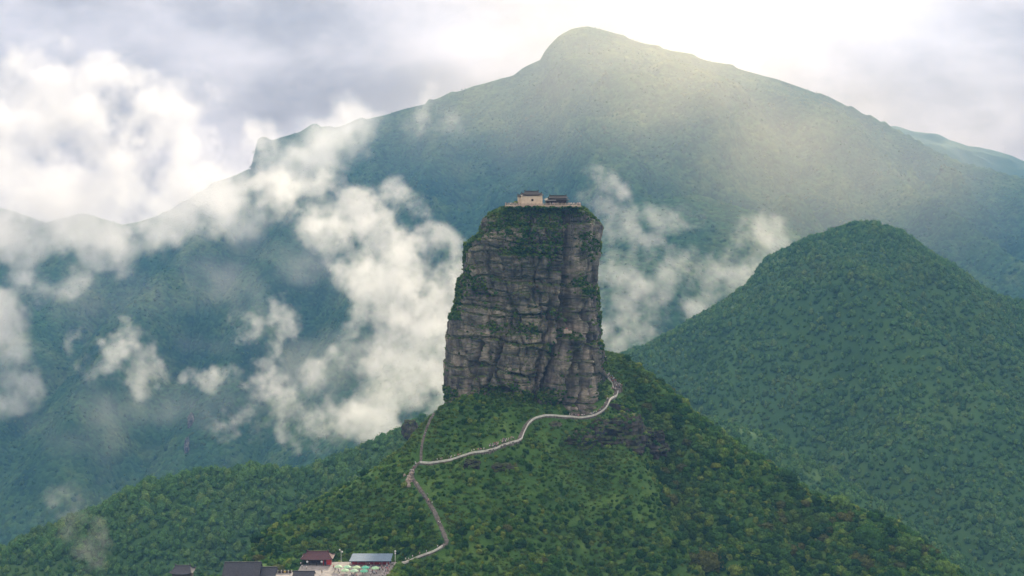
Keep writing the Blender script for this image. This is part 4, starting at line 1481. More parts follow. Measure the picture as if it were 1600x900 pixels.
TINTS = [('deep green', [(0.0, (0.026, 0.074, 0.029)), (1.0, (0.041, 0.102, 0.036))]), ('mid green', [(0.0, (0.054, 0.132, 0.038)), (1.0, (0.072, 0.162, 0.043))]),
         ('light green', [(0.0, (0.102, 0.198, 0.050)), (1.0, (0.138, 0.228, 0.060))]), ('olive green', [(0.0, (0.095, 0.120, 0.040)), (1.0, (0.130, 0.145, 0.048))])]
TM = []
for nm, st_ in TINTS:
    mt = foliage_mat(nm.replace(' ', '_') + '_foliage', st_, 0.03, (0.12, 0.14, 0.04), 0.15)
    ms_ = []
    for me in NEAR_M[:4]:
        c_ = me.copy(); c_.materials.clear(); c_.materials.append(mt); ms_.append(c_)
    TM.append(ms_)
med = float(np.median(size[single]))
for i_ in single:
    p, x_, r_ = P[i_], pxx[i_], rw[i_]
    if x_ < 395: z1 = 'on the western foot of the hill by the tiled roofs'
    elif x_ < 470: z1 = 'on the slope west of the red roofed pavilion'
    elif x_ < 625: z1 = 'on the slope behind the plaza roofs'
    elif x_ < 690: z1 = 'between the western skyline and the stone stairs'
    elif x_ < 880: z1 = 'on the slope east of the lower stone stairs'
    elif x_ < 1000: z1 = 'on the dark slope straight below the layered crag'
    elif x_ < 1060: z1 = 'on the spur edge beside the eastern gully'
    elif x_ < 1130: z1 = 'in the eastern gully ' + ('near its head' if r_ < 760 else 'halfway down' if r_ < 830 else 'at the picture bottom')
    elif x_ < 1210: z1 = 'on the eastern flank ' + ('near the skyline' if r_ < 780 else 'halfway down' if r_ < 840 else 'at the picture bottom')
    elif x_ < 1300: z1 = 'on the lower eastern flank ' + ('near the skyline' if r_ < 820 else 'well below the skyline')
    elif x_ < 1390: z1 = 'towards the foot of the eastern skyline ' + ('on its crest' if r_ < 840 else 'under its crest')
    else: z1 = 'at the far eastern end of the hill skyline'
    ti = random.choice((0, 0, 1, 1, 1, 2, 3))
    big = 'large' if size[i_] > med else 'smaller'
    tree('leafy_tree', p, size[i_], f'{big} {TINTS[ti][0]} tree {z1}', f'{big} {TINTS[ti][0]} trees {z1}', random.choice(TM[ti]))
M['yellow_leaf'] = foliage_mat('yellow_green_foliage', [(0.0, (0.17, 0.22, 0.035)), (1.0, (0.22, 0.26, 0.05))], 0.03, (0.13, 0.16, 0.04), 0.2)
for i_, (px, py, s, lab) in enumerate(((1118, 731, 3.0, 'bright yellow-green tree standing out on the eastern flank'), (1012, 684, 2.6, 'yellow-green tree beside the layered crag'),
                       (948, 622, 1.6, 'bright yellow-green shrub in the elbow of the path at the pillar foot'), (1280, 782, 2.6, 'yellow-green tree near the eastern skyline'))):
    c = hit(px, py)
    tree('yellow_green_tree', (c[0], c[1], c[2] + s * 0.3), s, lab, None, crown_mesh('yellow_crown', 500 + i_, M['yellow_leaf'], leaves=520))

# ------------------------------------------------------------------ buildings
M['roof_dark'] = simple_mat('dark_roof_tiles', (0.055, 0.050, 0.040), 0.8, 0.35, 1.2)
M['roof_slate'] = simple_mat('grey_slate_tiles', (0.050, 0.052, 0.060), 0.75, 0.35, 1.2)
M['roof_red'] = simple_mat('dark_red_roof', (0.085, 0.034, 0.034), 0.75, 0.25, 1.5)
M['roof_blue'] = simple_mat('blue_grey_sheet_roof', (0.115, 0.19, 0.26), 0.5, 0.15, 0.8)
M['cream'] = simple_mat('cream_plaster', (0.66, 0.57, 0.43), 0.85, 0.18, 0.6)
M['timber'] = simple_mat('dark_timber', (0.075, 0.055, 0.042), 0.8, 0.3, 2.0)
M['red'] = simple_mat('red_paint', (0.42, 0.035, 0.035), 0.6, 0.2, 2.0)
M['void'] = simple_mat('dark_interior', (0.02, 0.018, 0.016), 0.9, 0.2, 1.0)
M['pinkstone'] = simple_mat('pinkish_stone', (0.46, 0.36, 0.28), 0.85, 0.2, 0.9)
M['white'] = simple_mat('white_paint', (0.78, 0.77, 0.74), 0.6, 0.08, 1.0)
M['steel'] = simple_mat('grey_metal', (0.35, 0.36, 0.37), 0.4, 0.15, 3.0, 0.8)


def hip_roof(x0, x1, y0, y1, z0, z1, inset, lift=0.35, over=0.0, n=11, ribs=0.0, name='roof', mat=None, parent=None, ridge=True):
    """Concave hipped roof with swept-up corners; ridge along x. One mesh, with hip and ridge rolls as sub-parts."""
    x0 -= over; x1 += over; y0 -= over; y1 += over
    ym = (y0 + y1) / 2
    def eave(t):                       # lift of the eave towards its corners
        return lift * abs(2 * t - 1) ** 3
    rows_ = 7
    V, Fc = [], []
    sides = [((x0, y0), (x1, y0), (x0 + inset, ym), (x1 - inset, ym)), ((x1, y0), (x1, y1), (x1 - inset, ym), (x1 - inset, ym)),
             ((x1, y1), (x0, y1), (x1 - inset, ym), (x0 + inset, ym)), ((x0, y1), (x0, y0), (x0 + inset, ym), (x0 + inset, ym))]
    for a, b, c, d in sides:
        base_ = len(V)
        for r in range(rows_):
            t = r / (rows_ - 1)
            prof = t ** 1.35             # concave sweep
            for k in range(n):
                s = k / (n - 1)
                ex, ey = a[0] + (b[0] - a[0]) * s, a[1] + (b[1] - a[1]) * s
                rx, ry = c[0] + (d[0] - c[0]) * s, c[1] + (d[1] - c[1]) * s
                z = z0 + (z1 - z0) * prof + eave(s) * (1 - t) ** 2
                V.append((ex + (rx - ex) * t, ey + (ry - ey) * t, z))
        for r in range(rows_ - 1):
            for k in range(n - 1):
                i = base_ + r * n + k
                Fc.append((i, i + 1, i + n + 1, i + n))
    # underside
    b0 = len(V)
    V += [(x0, y0, z0 - 0.12 + lift), (x1, y0, z0 - 0.12 + lift), (x1, y1, z0 - 0.12 + lift), (x0, y1, z0 - 0.12 + lift)]
    b1 = len(V)
    V += [(x0 + over, y0 + over, z0 - 0.1), (x1 - over, y0 + over, z0 - 0.1), (x1 - over, y1 - over, z0 - 0.1), (x0 + over, y1 - over, z0 - 0.1)]
    Fc += [(b1 + 3, b1 + 2, b1 + 1, b1)]
    o = mesh_obj(name, V, Fc, mat, parent)
    if ridge:
        mb = MB()
        mb.bar((x0 + inset - .1, ym, z1 + .12), (x1 - inset + .1, ym, z1 + .12), .35, .38)
        for sx in (x0 + inset - .1, x1 - inset + .1):
            mb.box(sx - .22, sx + .22, ym - .2, ym + .2, z1, z1 + .75)
        for (cx_, cy_, rx_) in ((x0, y0, x0 + inset), (x1, y0, x1 - inset), (x1, y1, x1 - inset), (x0, y1, x0 + inset)):
            pv_ = None
            for k in range(6):
                t = k / 5
                p = (cx_ + (rx_ - cx_) * t, cy_ + (ym - cy_) * t, z0 + (z1 - z0) * t ** 1.35 + lift * (1 - t) ** 2 + .08)
                if pv_: mb.bar(pv_, p, .22, .2)
                pv_ = p
        mb.build('ridge_roll', mat, o)
    return o


def gable_roof(x0, x1, y0, y1, z0, z1, mat, parent, name='roof', rib=0.6, th=0.18):
    """Straight gable roof, ridge along x, with raised rows of cover tiles running down the slope."""
    ym = (y0 + y1) / 2
    mb = MB()
    for ya in (y0, y1):
        mb.add([(x0, ya, z0), (x1, ya, z0), (x1, ym, z1), (x0, ym, z1), (x0, ya, z0 - th), (x1, ya, z0 - th), (x1, ym, z1 - th), (x0, ym, z1 - th)],
               [(0, 1, 2, 3), (7, 6, 5, 4), (0, 4, 5, 1), (1, 5, 6, 2), (3, 7, 4, 0)])
    o = mb.build(name, mat, parent)
    tl = MB()
    n_ = int((x1 - x0) / rib)
    for k in range(n_ + 1):
        x = x0 + (x1 - x0) * k / n_
        for ya in (y0, y1):
            tl.bar((x, ya, z0 + .05), (x, ym, z1 + .05), .18, .12)
    t = tl.build('tile_row', mat, o)
    t['kind'] = 'stuff'
    rr = MB().bar((x0 - .1, ym, z1 + .15), (x1 + .1, ym, z1 + .15), .4, .4)
    rr.build('ridge_roll', mat, o)
    return o


# ---- the temple on the summit
TZ = at(0, 322, PYC)[2] + 0.35
FY = 708.0
sc7 = 1.0 / F
def tx(px, y): return (px - 800) * y / F
terr = tag(MB().box(tx(789, FY), tx(908, FY), FY, PYC + 14, TZ - 0.6, TZ + 0.15).build('summit_terrace', M['pinkstone']), kind='structure')
TZ += 0.15
ty = 716.0
temple = tag(empty('summit_temple', (tx(831, ty), ty, TZ)), 'cream walled temple with dark swept roof on the summit terrace', 'temple')
w2 = tx(848.5, ty) - tx(831, ty) - 0.6
xl, xr = -5.6, 5.4
body = MB()
# front wall with a real window opening
wy0, wy1, H = 0.0, 8.5, 4.9
wx0, wx1, wz0, wz1 = -0.15, 0.75, 2.3, 3.2
body.box(xl, wx0, wy0, wy0 + .4, 0, H); body.box(wx1, xr, wy0, wy0 + .4, 0, H)
body.box(wx0, wx1, wy0, wy0 + .4, 0, wz0); body.box(wx0, wx1, wy0, wy0 + .4, wz1, H)
body.box(xl, xl + .4, wy0 + .4, wy1, 0, H); body.box(xr - .4, xr, wy0 + .4, wy1, 0, H); body.box(xl + .4, xr - .4, wy1 - .4, wy1, 0, H)
body.build('wall', M['cream'], temple)
win = MB().box(wx0, wx1, wy0 + .2, wy0 + .25, wz0, wz1).build('window', M['void'], temple)
fr_ = MB()
for a_ in ((wx0 - .1, wx0, wz0, wz1), (wx1, wx1 + .1, wz0, wz1)): fr_.box(a_[0], a_[1], -.06, .1, a_[2], a_[3])
fr_.box(wx0 - .1, wx1 + .1, -.06, .1, wz1, wz1 + .1); fr_.box(wx0 - .1, wx1 + .1, -.08, .1, wz0 - .1, wz0)
fr_.build('window_frame', M['timber'], win)
MB().box(xl - .15, xr + .15, -.15, 0, 0, .5).build('plinth', M['pinkstone'], temple)
hip_roof(-3.9, 3.7, 0.9, 7.6, H + .55, H + 2.3, 1.0, .35, .5, mat=M['roof_dark'], parent=temple)
# lower stepped roof ends over the side bays
hip_roof(xl, xl + 2.6, 0, 8.5, H, H + 1.25, 0.9, .45, .45, mat=M['roof_dark'], parent=temple, name='side_roof')
hip_roof(xr - 2.6, xr, 0, 8.5, H, H + 1.25, 0.9, .45, .45, mat=M['roof_dark'], parent=temple, name='side_roof')
MB().box(-3.9, 3.7, .9, 7.6, H, H + .55).build('clerestory', M['timber'], temple)
hip_roof(xl + 2.5, xr - 2.5, -.0, 8.5, H, H + .8, 1.5, .1, .35, mat=M['roof_dark'], parent=temple, name='eave_roof', ridge=False)
anx = tag(empty('temple_annex', (tx(812, ty), ty + 1.5, TZ)), 'narrow cream annex with small dark roof west of the summit temple', 'annex')
MB().box(-1.0, 1.0, 0, 6, 0, 4.2).build('wall', M['cream'], anx)
hip_roof(-1.0, 1.0, 0, 6, 4.2, 5.3, .7, .35, .4, mat=M['roof_dark'], parent=anx)

hy = 717.0
hall = tag(empty('summit_hall', (tx(869.5, hy), hy, TZ)), 'low dark double-roofed timber hall beside the summit temple', 'hall')
hw = 6.1
MB().box(-hw + .8, hw - .8, 2.2, 8, 0, 2.9).build('wall', M['timber'], hall)
for k in range(7):
    x = -hw + .3 + k * (2 * hw - .6) / 6
    MB().lathe([(.18, 0), (.15, 2.5)], 8, (x, .6, 0)).build('column', M['timber'], hall)
for k in range(5):
    x = -4.3 + k * 2.15
    dr = MB().box(x - .7, x + .7, 2.1, 2.2, .1, 2.2).build('door', M['timber'], hall)
    MB().box(x - .5, x + .5, 2.06, 2.1, .9, 2.05).build('pane', M['void'], dr)
MB().box(-hw + .1, -0.2, .45, .75, 2.5, 2.85).build('fascia', M['white'], hall)
MB().box(-0.2, hw - .1, .45, .75, 2.5, 2.85).build('fascia', M['timber'], hall)
hip_roof(-hw, hw, .4, 8.6, 2.85, 3.75, 1.6, .35, .6, mat=M['roof_dark'], parent=hall, name='lower_roof', ridge=False)
hip_roof(-hw + 2.4, hw - .6, 1.6, 7.4, 3.6, 4.9, 1.0, .45, .5, mat=M['roof_dark'], parent=hall)
MB().box(-hw + 2.6, hw - .8, 1.8, 7.2, 3.3, 3.62).build('clerestory', M['timber'], hall)

bal = tag(empty('balustrade', (0, FY, TZ)), 'pinkish stone balustrade edging the summit terrace', 'balustrade')
bx0, bx1 = tx(789, FY) + .2, tx(908, FY) - .2
PANEL = None
posts = [(bx0 + (bx1 - bx0) * k / 20, 0.2) for k in range(21)] + [(bx0, 2.2 + 2 * k) for k in range(8)] + [(bx1, 2.2 + 2 * k) for k in range(8)]
pm = MB().box(-.13, .13, -.13, .13, 0, 1.15).lathe([(.1, 1.15), (.15, 1.25), (.12, 1.38), (.03, 1.45)], 8)
pme = pm.build('post', M['pinkstone'], bal)
for k, (x, y) in enumerate(posts):
    o = pme if k == 0 else link(pme.copy(), bal)
    o.location = (x, y, 0)
seg = (bx1 - bx0) / 20
pn = MB().box(.14, seg - .14, -.08, .08, .9, 1.05).box(.14, seg - .14, -.07, .07, .08, .22)
for j_ in range(4):
    xx_ = .3 + j_ * (seg - .6) / 3
    pn.box(xx_ - .09, xx_ + .09, -.05, .05, .22, .9)
pno = pn.build('panel', M['pinkstone'], bal)
for k in range(20):
    o = pno if k == 0 else link(pno.copy(), bal)
    o.location = (bx0 + seg * k, .2, 0)
for xx in (bx0, bx1):
    for k in range(8):
        o = link(pno.copy(), bal)
        o.location = (xx, .2 + 2 * k, 0)
        o.rotation_euler = (0, 0, R(90))
        o.scale = (2 / seg, 1, 1)
for i_, (px, s, lab) in enumerate(((806, 1.5, 'small dark tree at the western end of the summit temple'), (801, .9, 'low dark bush on the summit terrace west of the temple'))):
    tree('summit_tree', (tx(px, 714), 714, TZ + s * .9), s, lab, None)

# ---- shrine platform on the ledge and stairs up the cleft
lp = hit_pillar(885, 515)
led = tag(MB().box(-1.7, 2.4, -1.0, 1.5, -1.2, 0).build('ledge_platform', M['pinkstone']), kind='structure')
led.location = (lp[0], lp[1] - 0.3, lp[2])
led_wall = MB().box(-1.7, .6, -1.0, -.8, 0, 1.0).build('parapet_wall', M['pinkstone'], led)
st = np.array([hit_pillar(891 + (r - 330) * 0.03, r) for r in np.arange(330, 412, 1.0)])
st[:, 1] = np.minimum(st[:, 1], np.convolve(np.pad(st[:, 1], 4, 'edge'), np.ones(9) / 9, 'valid')) - .25
lad = MB()
for a_, b_ in zip(st[:-1], st[1:]):
    lad.box(a_[0] - .42, a_[0] + .42, a_[1] - .35, a_[1] + .6, b_[2] - .05, b_[2] + .18)
stp = tag(lad.build('cliff_stairs', M['paving']), kind='structure')
ch = MB()
for sgn in (-.5, .5):
    for a_, b_ in zip(st[:-4:4], st[4::4]):
        ch.bar((a_[0] + sgn, a_[1] - .4, a_[2] + .8), (b_[0] + sgn, b_[1] - .4, b_[2] + .8), .07, .07)
ch.build('handrail', M['steel'], stp)
ES = np.array([hit_pillar(*q) for q in ((945, 586), (941, 578), (936, 570), (932, 562), (929, 556))])
ES[0] = PATHS['walled'][-1]
es = resample(ES, 0.5)
es[:, 1] -= 0.8
ee = MB()
for a_ in es:
    ee.box(a_[0] - .9, a_[0] + .9, a_[1] - .6, a_[1] + 1.5, a_[2] - 1.2, a_[2])
tag(ee.build('cliff_stairs', M['paving']), kind='structure')

# ---- the plaza buildings
red = tag(empty('red_pavilion', (tx(494.5, 600), 600, PZ)), 'open pavilion with dark red hipped roof beside the plaza', 'pavilion')
hip_roof(-6.3, 6.3, 0, 7.5, 2.6, 5.0, 2.6, .3, .6, mat=M['roof_red'], parent=red)
MB().box(-5.8, 5.8, 4.5, 7.2, 0, 2.6).build('wall', M['timber'], red)
for x in (-5.8, -2.9, 0, 2.9, 5.8):
    MB().lathe([(.2, 0), (.17, 2.6)], 8, (x, .4, 0)).build('column', M['red'] if x > 2 else M['timber'], red)
MB().box(-5.9, 5.9, .3, .5, 2.15, 2.55).build('fascia', M['timber'], red)
MB().box(4.2, 6.4, .0, .25, .4, 2.5).build('banner', M['red'], red)
for k, x in enumerate((-3.9, 2.2)):
    ln = tag(empty('paper_lantern', (red.location.x + x, 600 - .1, PZ + 1.2)), ('white round lantern at the western side of the red pavilion', 'white round lantern beside the red banner of the pavilion')[k], 'lantern')
    MB().lathe([(.12, -.02), (.42, .15), (.5, .45), (.42, .75), (.12, .92)], 10).build('shade', M['white'], ln, True)
    MB().lathe([(.03, .92), (.03, 1.3)], 5).build('cord', M['timber'], ln)

shl = tag(empty('shelter', (tx(578.5, 600), 598.5, PZ)), 'long open shelter with blue grey sheet roof behind the parasols', 'shelter')
sx0, sx1 = -8.9, 8.9
roof_ = MB()
roof_.add([(sx0, -.2, 2.35), (sx1, -.2, 2.35), (sx1 + .3, 7.0, 3.75), (sx0 + .8, 7.0, 3.75), (sx0, -.2, 2.2), (sx1, -.2, 2.2), (sx1 + .3, 7.0, 3.6), (sx0 + .8, 7.0, 3.6)],
          [(0, 1, 2, 3), (7, 6, 5, 4), (0, 4, 5, 1), (1, 5, 6, 2), (2, 6, 7, 3), (3, 7, 4, 0)])
ro_ = roof_.build('roof', M['roof_blue'], shl)
for k in range(19):
    x = sx0 + .1 + k * (sx1 - sx0 - .2) / 18
    MB().bar((x, -.2, 2.40), (x + .8 - .5 * k / 18, 7.0, 3.80), .07, .07).build('seam', M['roof_blue'], ro_)
for x in np.linspace(sx0 + .4, sx1 - .4, 6):
    MB().box(x - .09, x + .09, .1, .28, 0, 2.2).build('post', M['steel'], shl)
    MB().box(x - .09, x + .09, 6.2, 6.4, 0, 3.4).build('post', M['steel'], shl)
MB().box(sx0 + .3, sx1 - .3, 5.6, 6.1, 0, 2.6).build('back_wall', M['timber'], shl)
MB().box(sx0 + 1, sx1 - 1, 3.2, 4.0, 0, 1.0).build('counter', M['red'], shl)


M['para'] = [simple_mat('parasol_cloth', c, .7, .12, .8) for c in ((.40, .58, .36), (.32, .56, .36), (.42, .58, .34), (.10, .46, .30), (.36, .60, .34), (.38, .58, .34), (.36, .56, .38), (.12, .44, .28))]
PAR = [(528.7, 884.3), (542.7, 884.9), (557, 885.5), (571, 885.7), (586.4, 886.5), (539, 890.3), (553.4, 890.9), (568.8, 891.3)]
PLAB = ['pale green parasol at the western end of the back row', 'pale green parasol second from the west in the back row', 'light green parasol in the middle of the back row',
        'deeper green parasol second from the east in the back row', 'pale green parasol at the eastern end of the back row', 'pale green parasol at the western end of the front row',
        'light green parasol in the middle of the front row', 'deep green parasol at the eastern end of the front row']
for k, (px, py) in enumerate(PAR):
    hgt = 2.35
    Yp = (PZ + hgt) / (HOR - py) * F
    e = tag(empty('parasol', (tx(px, Yp), Yp, PZ), .1 * k), PLAB[k], 'parasol', 'green parasols on the plaza')
    can = MB().lathe([(1.75, -.28), (1.7, -.2), (.95, .2), (.12, .52), (.02, .56)], 8).build('canopy', M['para'][k], e)
    can.location.z = hgt
    val = MB()
    for j in range(8):
        a0, a1 = j * math.pi / 4, (j + 1) * math.pi / 4
        val.add([(1.76 * math.cos(a0), 1.76 * math.sin(a0), -.28), (1.76 * math.cos(a1), 1.76 * math.sin(a1), -.28), (1.78 * math.cos((a0 + a1) / 2) * .95, 1.78 * math.sin((a0 + a1) / 2) * .95, -.52)], [(0, 1, 2)])
    val.build('valance', M['para'][k], can)
    MB().lathe([(.035, .02), (.035, 2.85)], 6).build('pole', M['steel'], e)
    MB().lathe([(.35, 0), (.35, .08), (.06, .14)], 10).build('base', M['steel'], e)
    for j in range(8):
        a0 = j * math.pi / 4
        MB().bar((0, 0, 1.95), (1.2 * math.cos(a0), 1.2 * math.sin(a0), 2.38), .025, .025).build('rib', M['steel'], e)

lamp = tag(empty('lamp_post', (tx(617.5, 600), 600, PZ - .3)), 'white lamp post at the foot of the stone stairs', 'lamp post')
MB().lathe([(.22, 0), (.2, .4), (.1, .5), (.09, 5.9)], 8).build('pole', M['white'], lamp)
MB().lathe([(.1, 5.2), (.32, 5.25), (.32, 5.65), (.1, 5.75)], 8).build('collar', M['white'], lamp)
MB().lathe([(.08, 5.9), (.34, 6.05), (.42, 6.4), (.3, 6.7), (.05, 6.8)], 10).build('lamp_head', M['white'], lamp, True)
lamp2 = tag(empty('lamp_post', (tx(533, 606.5), 606.5, z_fg(tx(533, 606.5), 606.5).item())), 'white twin-headed lamp among the bushes west of the blue roof', 'lamp post')
MB().lathe([(.1, 0), (.07, 5.0)], 8).build('pole', M['white'], lamp2)
MB().bar((-.6, 0, 5.0), (.5, 0, 4.8), .09, .09).build('arm', M['white'], lamp2)
for k, (x, z) in enumerate(((-.6, 5.1), (.5, 4.2))):
    MB().lathe([(.05, 0), (.3, .12), (.33, .4), (.2, .62), (.04, .68)], 9, (x, 0, z)).build('lamp_head', M['white'], lamp2, True)

def tiled_house(name, px, y, wpx, ridge_row, ground, depth, label, rise=3.0):
    w = wpx * y / F
    zr = (HOR - ridge_row) / F * (y + depth / 2)
    e = tag(empty(name, (tx(px, y), y, ground)), label, 'house')
    zz = zr - ground
    hgt = zz - rise
    MB().box(-w / 2 + .4, w / 2 - .4, .6, depth - .6, 0, hgt).build('wall', M['timber'], e)
    gable_roof(-w / 2, w / 2, 0, depth, hgt, zz, M['roof_slate'], e)
    g = MB()
    for sx in (-w / 2 + .42, w / 2 - .42):
        g.add([(sx - .1, .6, hgt), (sx - .1, depth - .6, hgt), (sx - .1, depth / 2, zz - .3), (sx + .1, .6, hgt), (sx + .1, depth - .6, hgt), (sx + .1, depth / 2, zz - .3)],
              [(0, 1, 2), (5, 4, 3), (0, 3, 4, 1), (1, 4, 5, 2), (2, 5, 3, 0)])
    g.build('gable', M['timber'], e)
    for k in range(3):
        x = -w / 4 + k * w / 4
        wi = MB().box(x - .45, x + .45, .5, .6, hgt - 2.0, hgt - .8).build('window', M['void'], e)
        MB().box(x - .5, x + .5, .46, .5, hgt - 2.1, hgt - 2.0).build('window_sill', M['cream'], wi)
    return e


GW = PLAZA_Z - 7.0
tiled_house('tiled_house', 375, 580, 58, 879, GW, 13, 'large house with dark grey tiled roof west of the plaza', 5.0)
tiled_house('tiled_house', 418, 583, 24, 886.5, GW + 3, 9, 'smaller dark tiled roof between the large roof and the plaza', 3.0)
tiled_house('tiled_house', 473, 570, 33, 893, PZ, 7, 'dark tiled roof at the plaza edge in front of the red pavilion', 1.6)
hs = tag(empty('curved_roof_house', (tx(282, 576), 576, GW)), 'grey curved-roof house among the trees furthest west', 'house')
hz_ = (HOR - 884) / F * 580 - GW
MB().box(-3.6, 3.6, .5, 7.5, 0, hz_ - 2.4).build('wall', M['timber'], hs)
hip_roof(-3.6, 3.6, .5, 7.5, hz_ - 2.4, hz_, 1.6, .7, .9, mat=M['roof_slate'], parent=hs)
lw = tag(empty('low_wall', (tx(445, 588), 588, PZ)), 'low wall with small yellow sign at the western plaza edge', 'wall')
MB().box(-3.0, 3.0, 0, .3, 0, 1.0).build('wall_body', M['timber'], lw)
for k in range(5):
    MB().box(-3.0 + k * 1.45, -2.8 + k * 1.45, -.05, .35, 0, 1.3).build('pier', M['parapet'], lw)
MB().box(-.4, .5, -.08, -.02, .35, .9).build('sign', simple_mat('yellow_sign', (.62, .45, .06), .6), lw)

# ------------------------------------------------------------------ people
def person_mesh(pose):
    """One continuous figure grown over a posed skeleton."""
    J = {'pelvis': (0, 0, .92, .125), 'chest': (0, .01, 1.27, .135), 'neck': (0, 0, 1.47, .058), 'head': (0, -.01, 1.58, .095), 'crown': (0, 0, 1.68, .085)}
    sw = {'stand': 0.03, 'walk': .22, 'raise': .02, 'lean': .08}[pose]
    for s, n_ in ((-1, 'l'), (1, 'r')):
        f = sw * s
        J['hip' + n_] = (.10 * s, 0, .86, .098)
        J['knee' + n_] = (.11 * s, -.5 * f - .02, .48, .068)
        J['ankle' + n_] = (.11 * s, -f + .03, .09, .045)
        J['toe' + n_] = (.12 * s, -f - .12, .04, .038)
        J['sho' + n_] = (.19 * s, .01, 1.39, .068)
        if pose == 'raise' and s > 0:
            J['elb' + n_] = (.33 * s, -.1, 1.30, .046); J['wri' + n_] = (.22 * s, -.28, 1.48, .034); J['han' + n_] = (.18 * s, -.33, 1.57, .038)
        else:
            J['elb' + n_] = (.26 * s, .04 + .4 * f, 1.12, .046); J['wri' + n_] = (.27 * s, -.08 + .9 * f, .88, .034); J['han' + n_] = (.27 * s, -.12 + f, .79, .038)
    if pose == 'lean':
        for k in ('chest', 'neck', 'head', 'crown', 'shol', 'shor', 'elbl', 'elbr', 'wril', 'wrir', 'hanl', 'hanr'):
            x, y, z, r = J[k]; J[k] = (x, y - (z - .9) * .28, z - .03, r)
    names = list(J)
    E = [('pelvis', 'chest'), ('chest', 'neck'), ('neck', 'head'), ('head', 'crown')]
    for n_ in 'lr':
        E += [('pelvis', 'hip' + n_), ('hip' + n_, 'knee' + n_), ('knee' + n_, 'ankle' + n_), ('ankle' + n_, 'toe' + n_), ('chest', 'sho' + n_), ('sho' + n_, 'elb' + n_), ('elb' + n_, 'wri' + n_), ('wri' + n_, 'han' + n_)]
    me = bpy.data.meshes.new('skeleton')
    me.from_pydata([J[k][:3] for k in names], [(names.index(a), names.index(b)) for a, b in E], [])
    o = bpy.data.objects.new('skeleton', me)
    COL.objects.link(o)
    m = o.modifiers.new('skin', 'SKIN'); m.use_smooth_shade = True
    me_sk = me.skin_vertices[0].data
    for i, k in enumerate(names):
        r = J[k][3]
        me_sk[i].radius = (r, r * (.72 if k in ('pelvis', 'chest') else 1))
        me_sk[i].use_root = (k == 'pelvis')
    sd_ = o.modifiers.new('sub', 'SUBSURF'); sd_.levels = 1
    dg = bpy.context.evaluated_depsgraph_get()
    res = bpy.data.meshes.new_from_object(o.evaluated_get(dg))
    bpy.data.objects.remove(o)
    res.name = 'person_body'
    res.materials.clear()
    for mm in (M['skin'], M['shirt'], M['trousers'], M['hair'], M['shoe']): res.materials.append(mm)
    for p in res.polygons:
        c = p.center
        if c.z > 1.60 or (c.z > 1.50 and c.y > .03): mi = 3
        elif c.z > 1.45: mi = 0
        elif abs(c.x) > .2 and c.z < 1.2: mi = 0
        elif c.z > .90: mi = 1
        elif c.z > .12: mi = 2
        else: mi = 4
        p.material_index = mi
    return res


def tint_mat(name, mode):
    m, t = mat_new(name)
    oi = N(t, 'ShaderNodeObjectInfo')
    p = inp(N(t, 'ShaderNodeBsdfPrincipled'), Roughness=.85)
    if mode == 'shirt':
        t.links.new(oi.outputs['Color'], p.inputs['Base Color'])
    else:
        r = ramp(t, [(0.0, (.015, .017, .022)), (.4, (.03, .04, .08)), (.7, (.09, .08, .07)), (1.0, (.28, .25, .2))])
        t.links.new(oi.outputs['Random'], r.inputs[0]); t.links.new(r.outputs[0], p.inputs['Base Color'])
    o = N(t, 'ShaderNodeOutputMaterial'); t.links.new(p.outputs[0], o.inputs[0])
    return m


M['skin'] = simple_mat('skin', (.48, .31, .22), .6, .06)
M['hair'] = simple_mat('hair', (.015, .012, .010), .5, .1)
M['shoe'] = simple_mat('shoes', (.06, .06, .06), .6, .2)
M['shirt'] = tint_mat('shirt_cloth', 'shirt')
M['trousers'] = tint_mat('trouser_cloth', 'trousers')
BODIES = [person_mesh(p) for p in ('stand', 'walk', 'raise', 'lean')]
SHIRTS = [('white', (.80, .79, .77)), ('white', (.84, .83, .8)), ('white', (.80, .80, .82)), ('white', (.78, .78, .80)), ('black', (.02, .02, .024)), ('red', (.52, .04, .05)), ('pink', (.66, .30, .34)), ('grey', (.30, .31, .33)),
          ('navy', (.03, .05, .14)), ('light-blue', (.42, .55, .70)), ('white', (.82, .8, .76)), ('pink', (.70, .40, .42))]
PR = random.Random(42)


def person(loc, where, group, shirt=None, rz=None):
    nm, col = shirt or SHIRTS[PR.randrange(len(SHIRTS))]
    o = link(bpy.data.objects.new('person', BODIES[PR.randrange(4)]))
    o.location = tuple(loc)
    o.rotation_euler = (0, 0, PR.uniform(0, 6.28) if rz is None else rz)
    s = PR.uniform(.93, 1.06)
    o.scale = (s, s, s)
    o.color = (*col, 1)
    return tag(o, f'person in {nm} top {where}', 'person', f'{nm}-topped visitors {group}')


def along(Q, a, b, n_, where, group, width=.8, ends=None):
    rowq = HOR - Q[:, 2] / Q[:, 1] * F
    pxq = 800 + Q[:, 0] / Q[:, 1] * F
    ia = int(np.argmin((pxq - a[0]) ** 2 + (rowq - a[1]) ** 2)); ib = int(np.argmin((pxq - b[0]) ** 2 + (rowq - b[1]) ** 2))
    S_ = side_vec(Q)
    for k in range(n_):
        i = PR.uniform(min(ia, ib), max(ia, ib)); j = int(i)
        off = PR.uniform(-width, width)
        p = Q[j] + np.array([S_[j][0] * off, S_[j][1] * off, .05])
        wh, gr = where, group
        if ends:
            t_ = (i - min(ia, ib)) / max(1, abs(ib - ia))
            if ia > ib: t_ = 1 - t_
            e_ = ends[min(2, int(t_ * 3))]
            wh, gr = f'{where} {e_}', f'{group} {e_}'
        person(p, wh, gr)


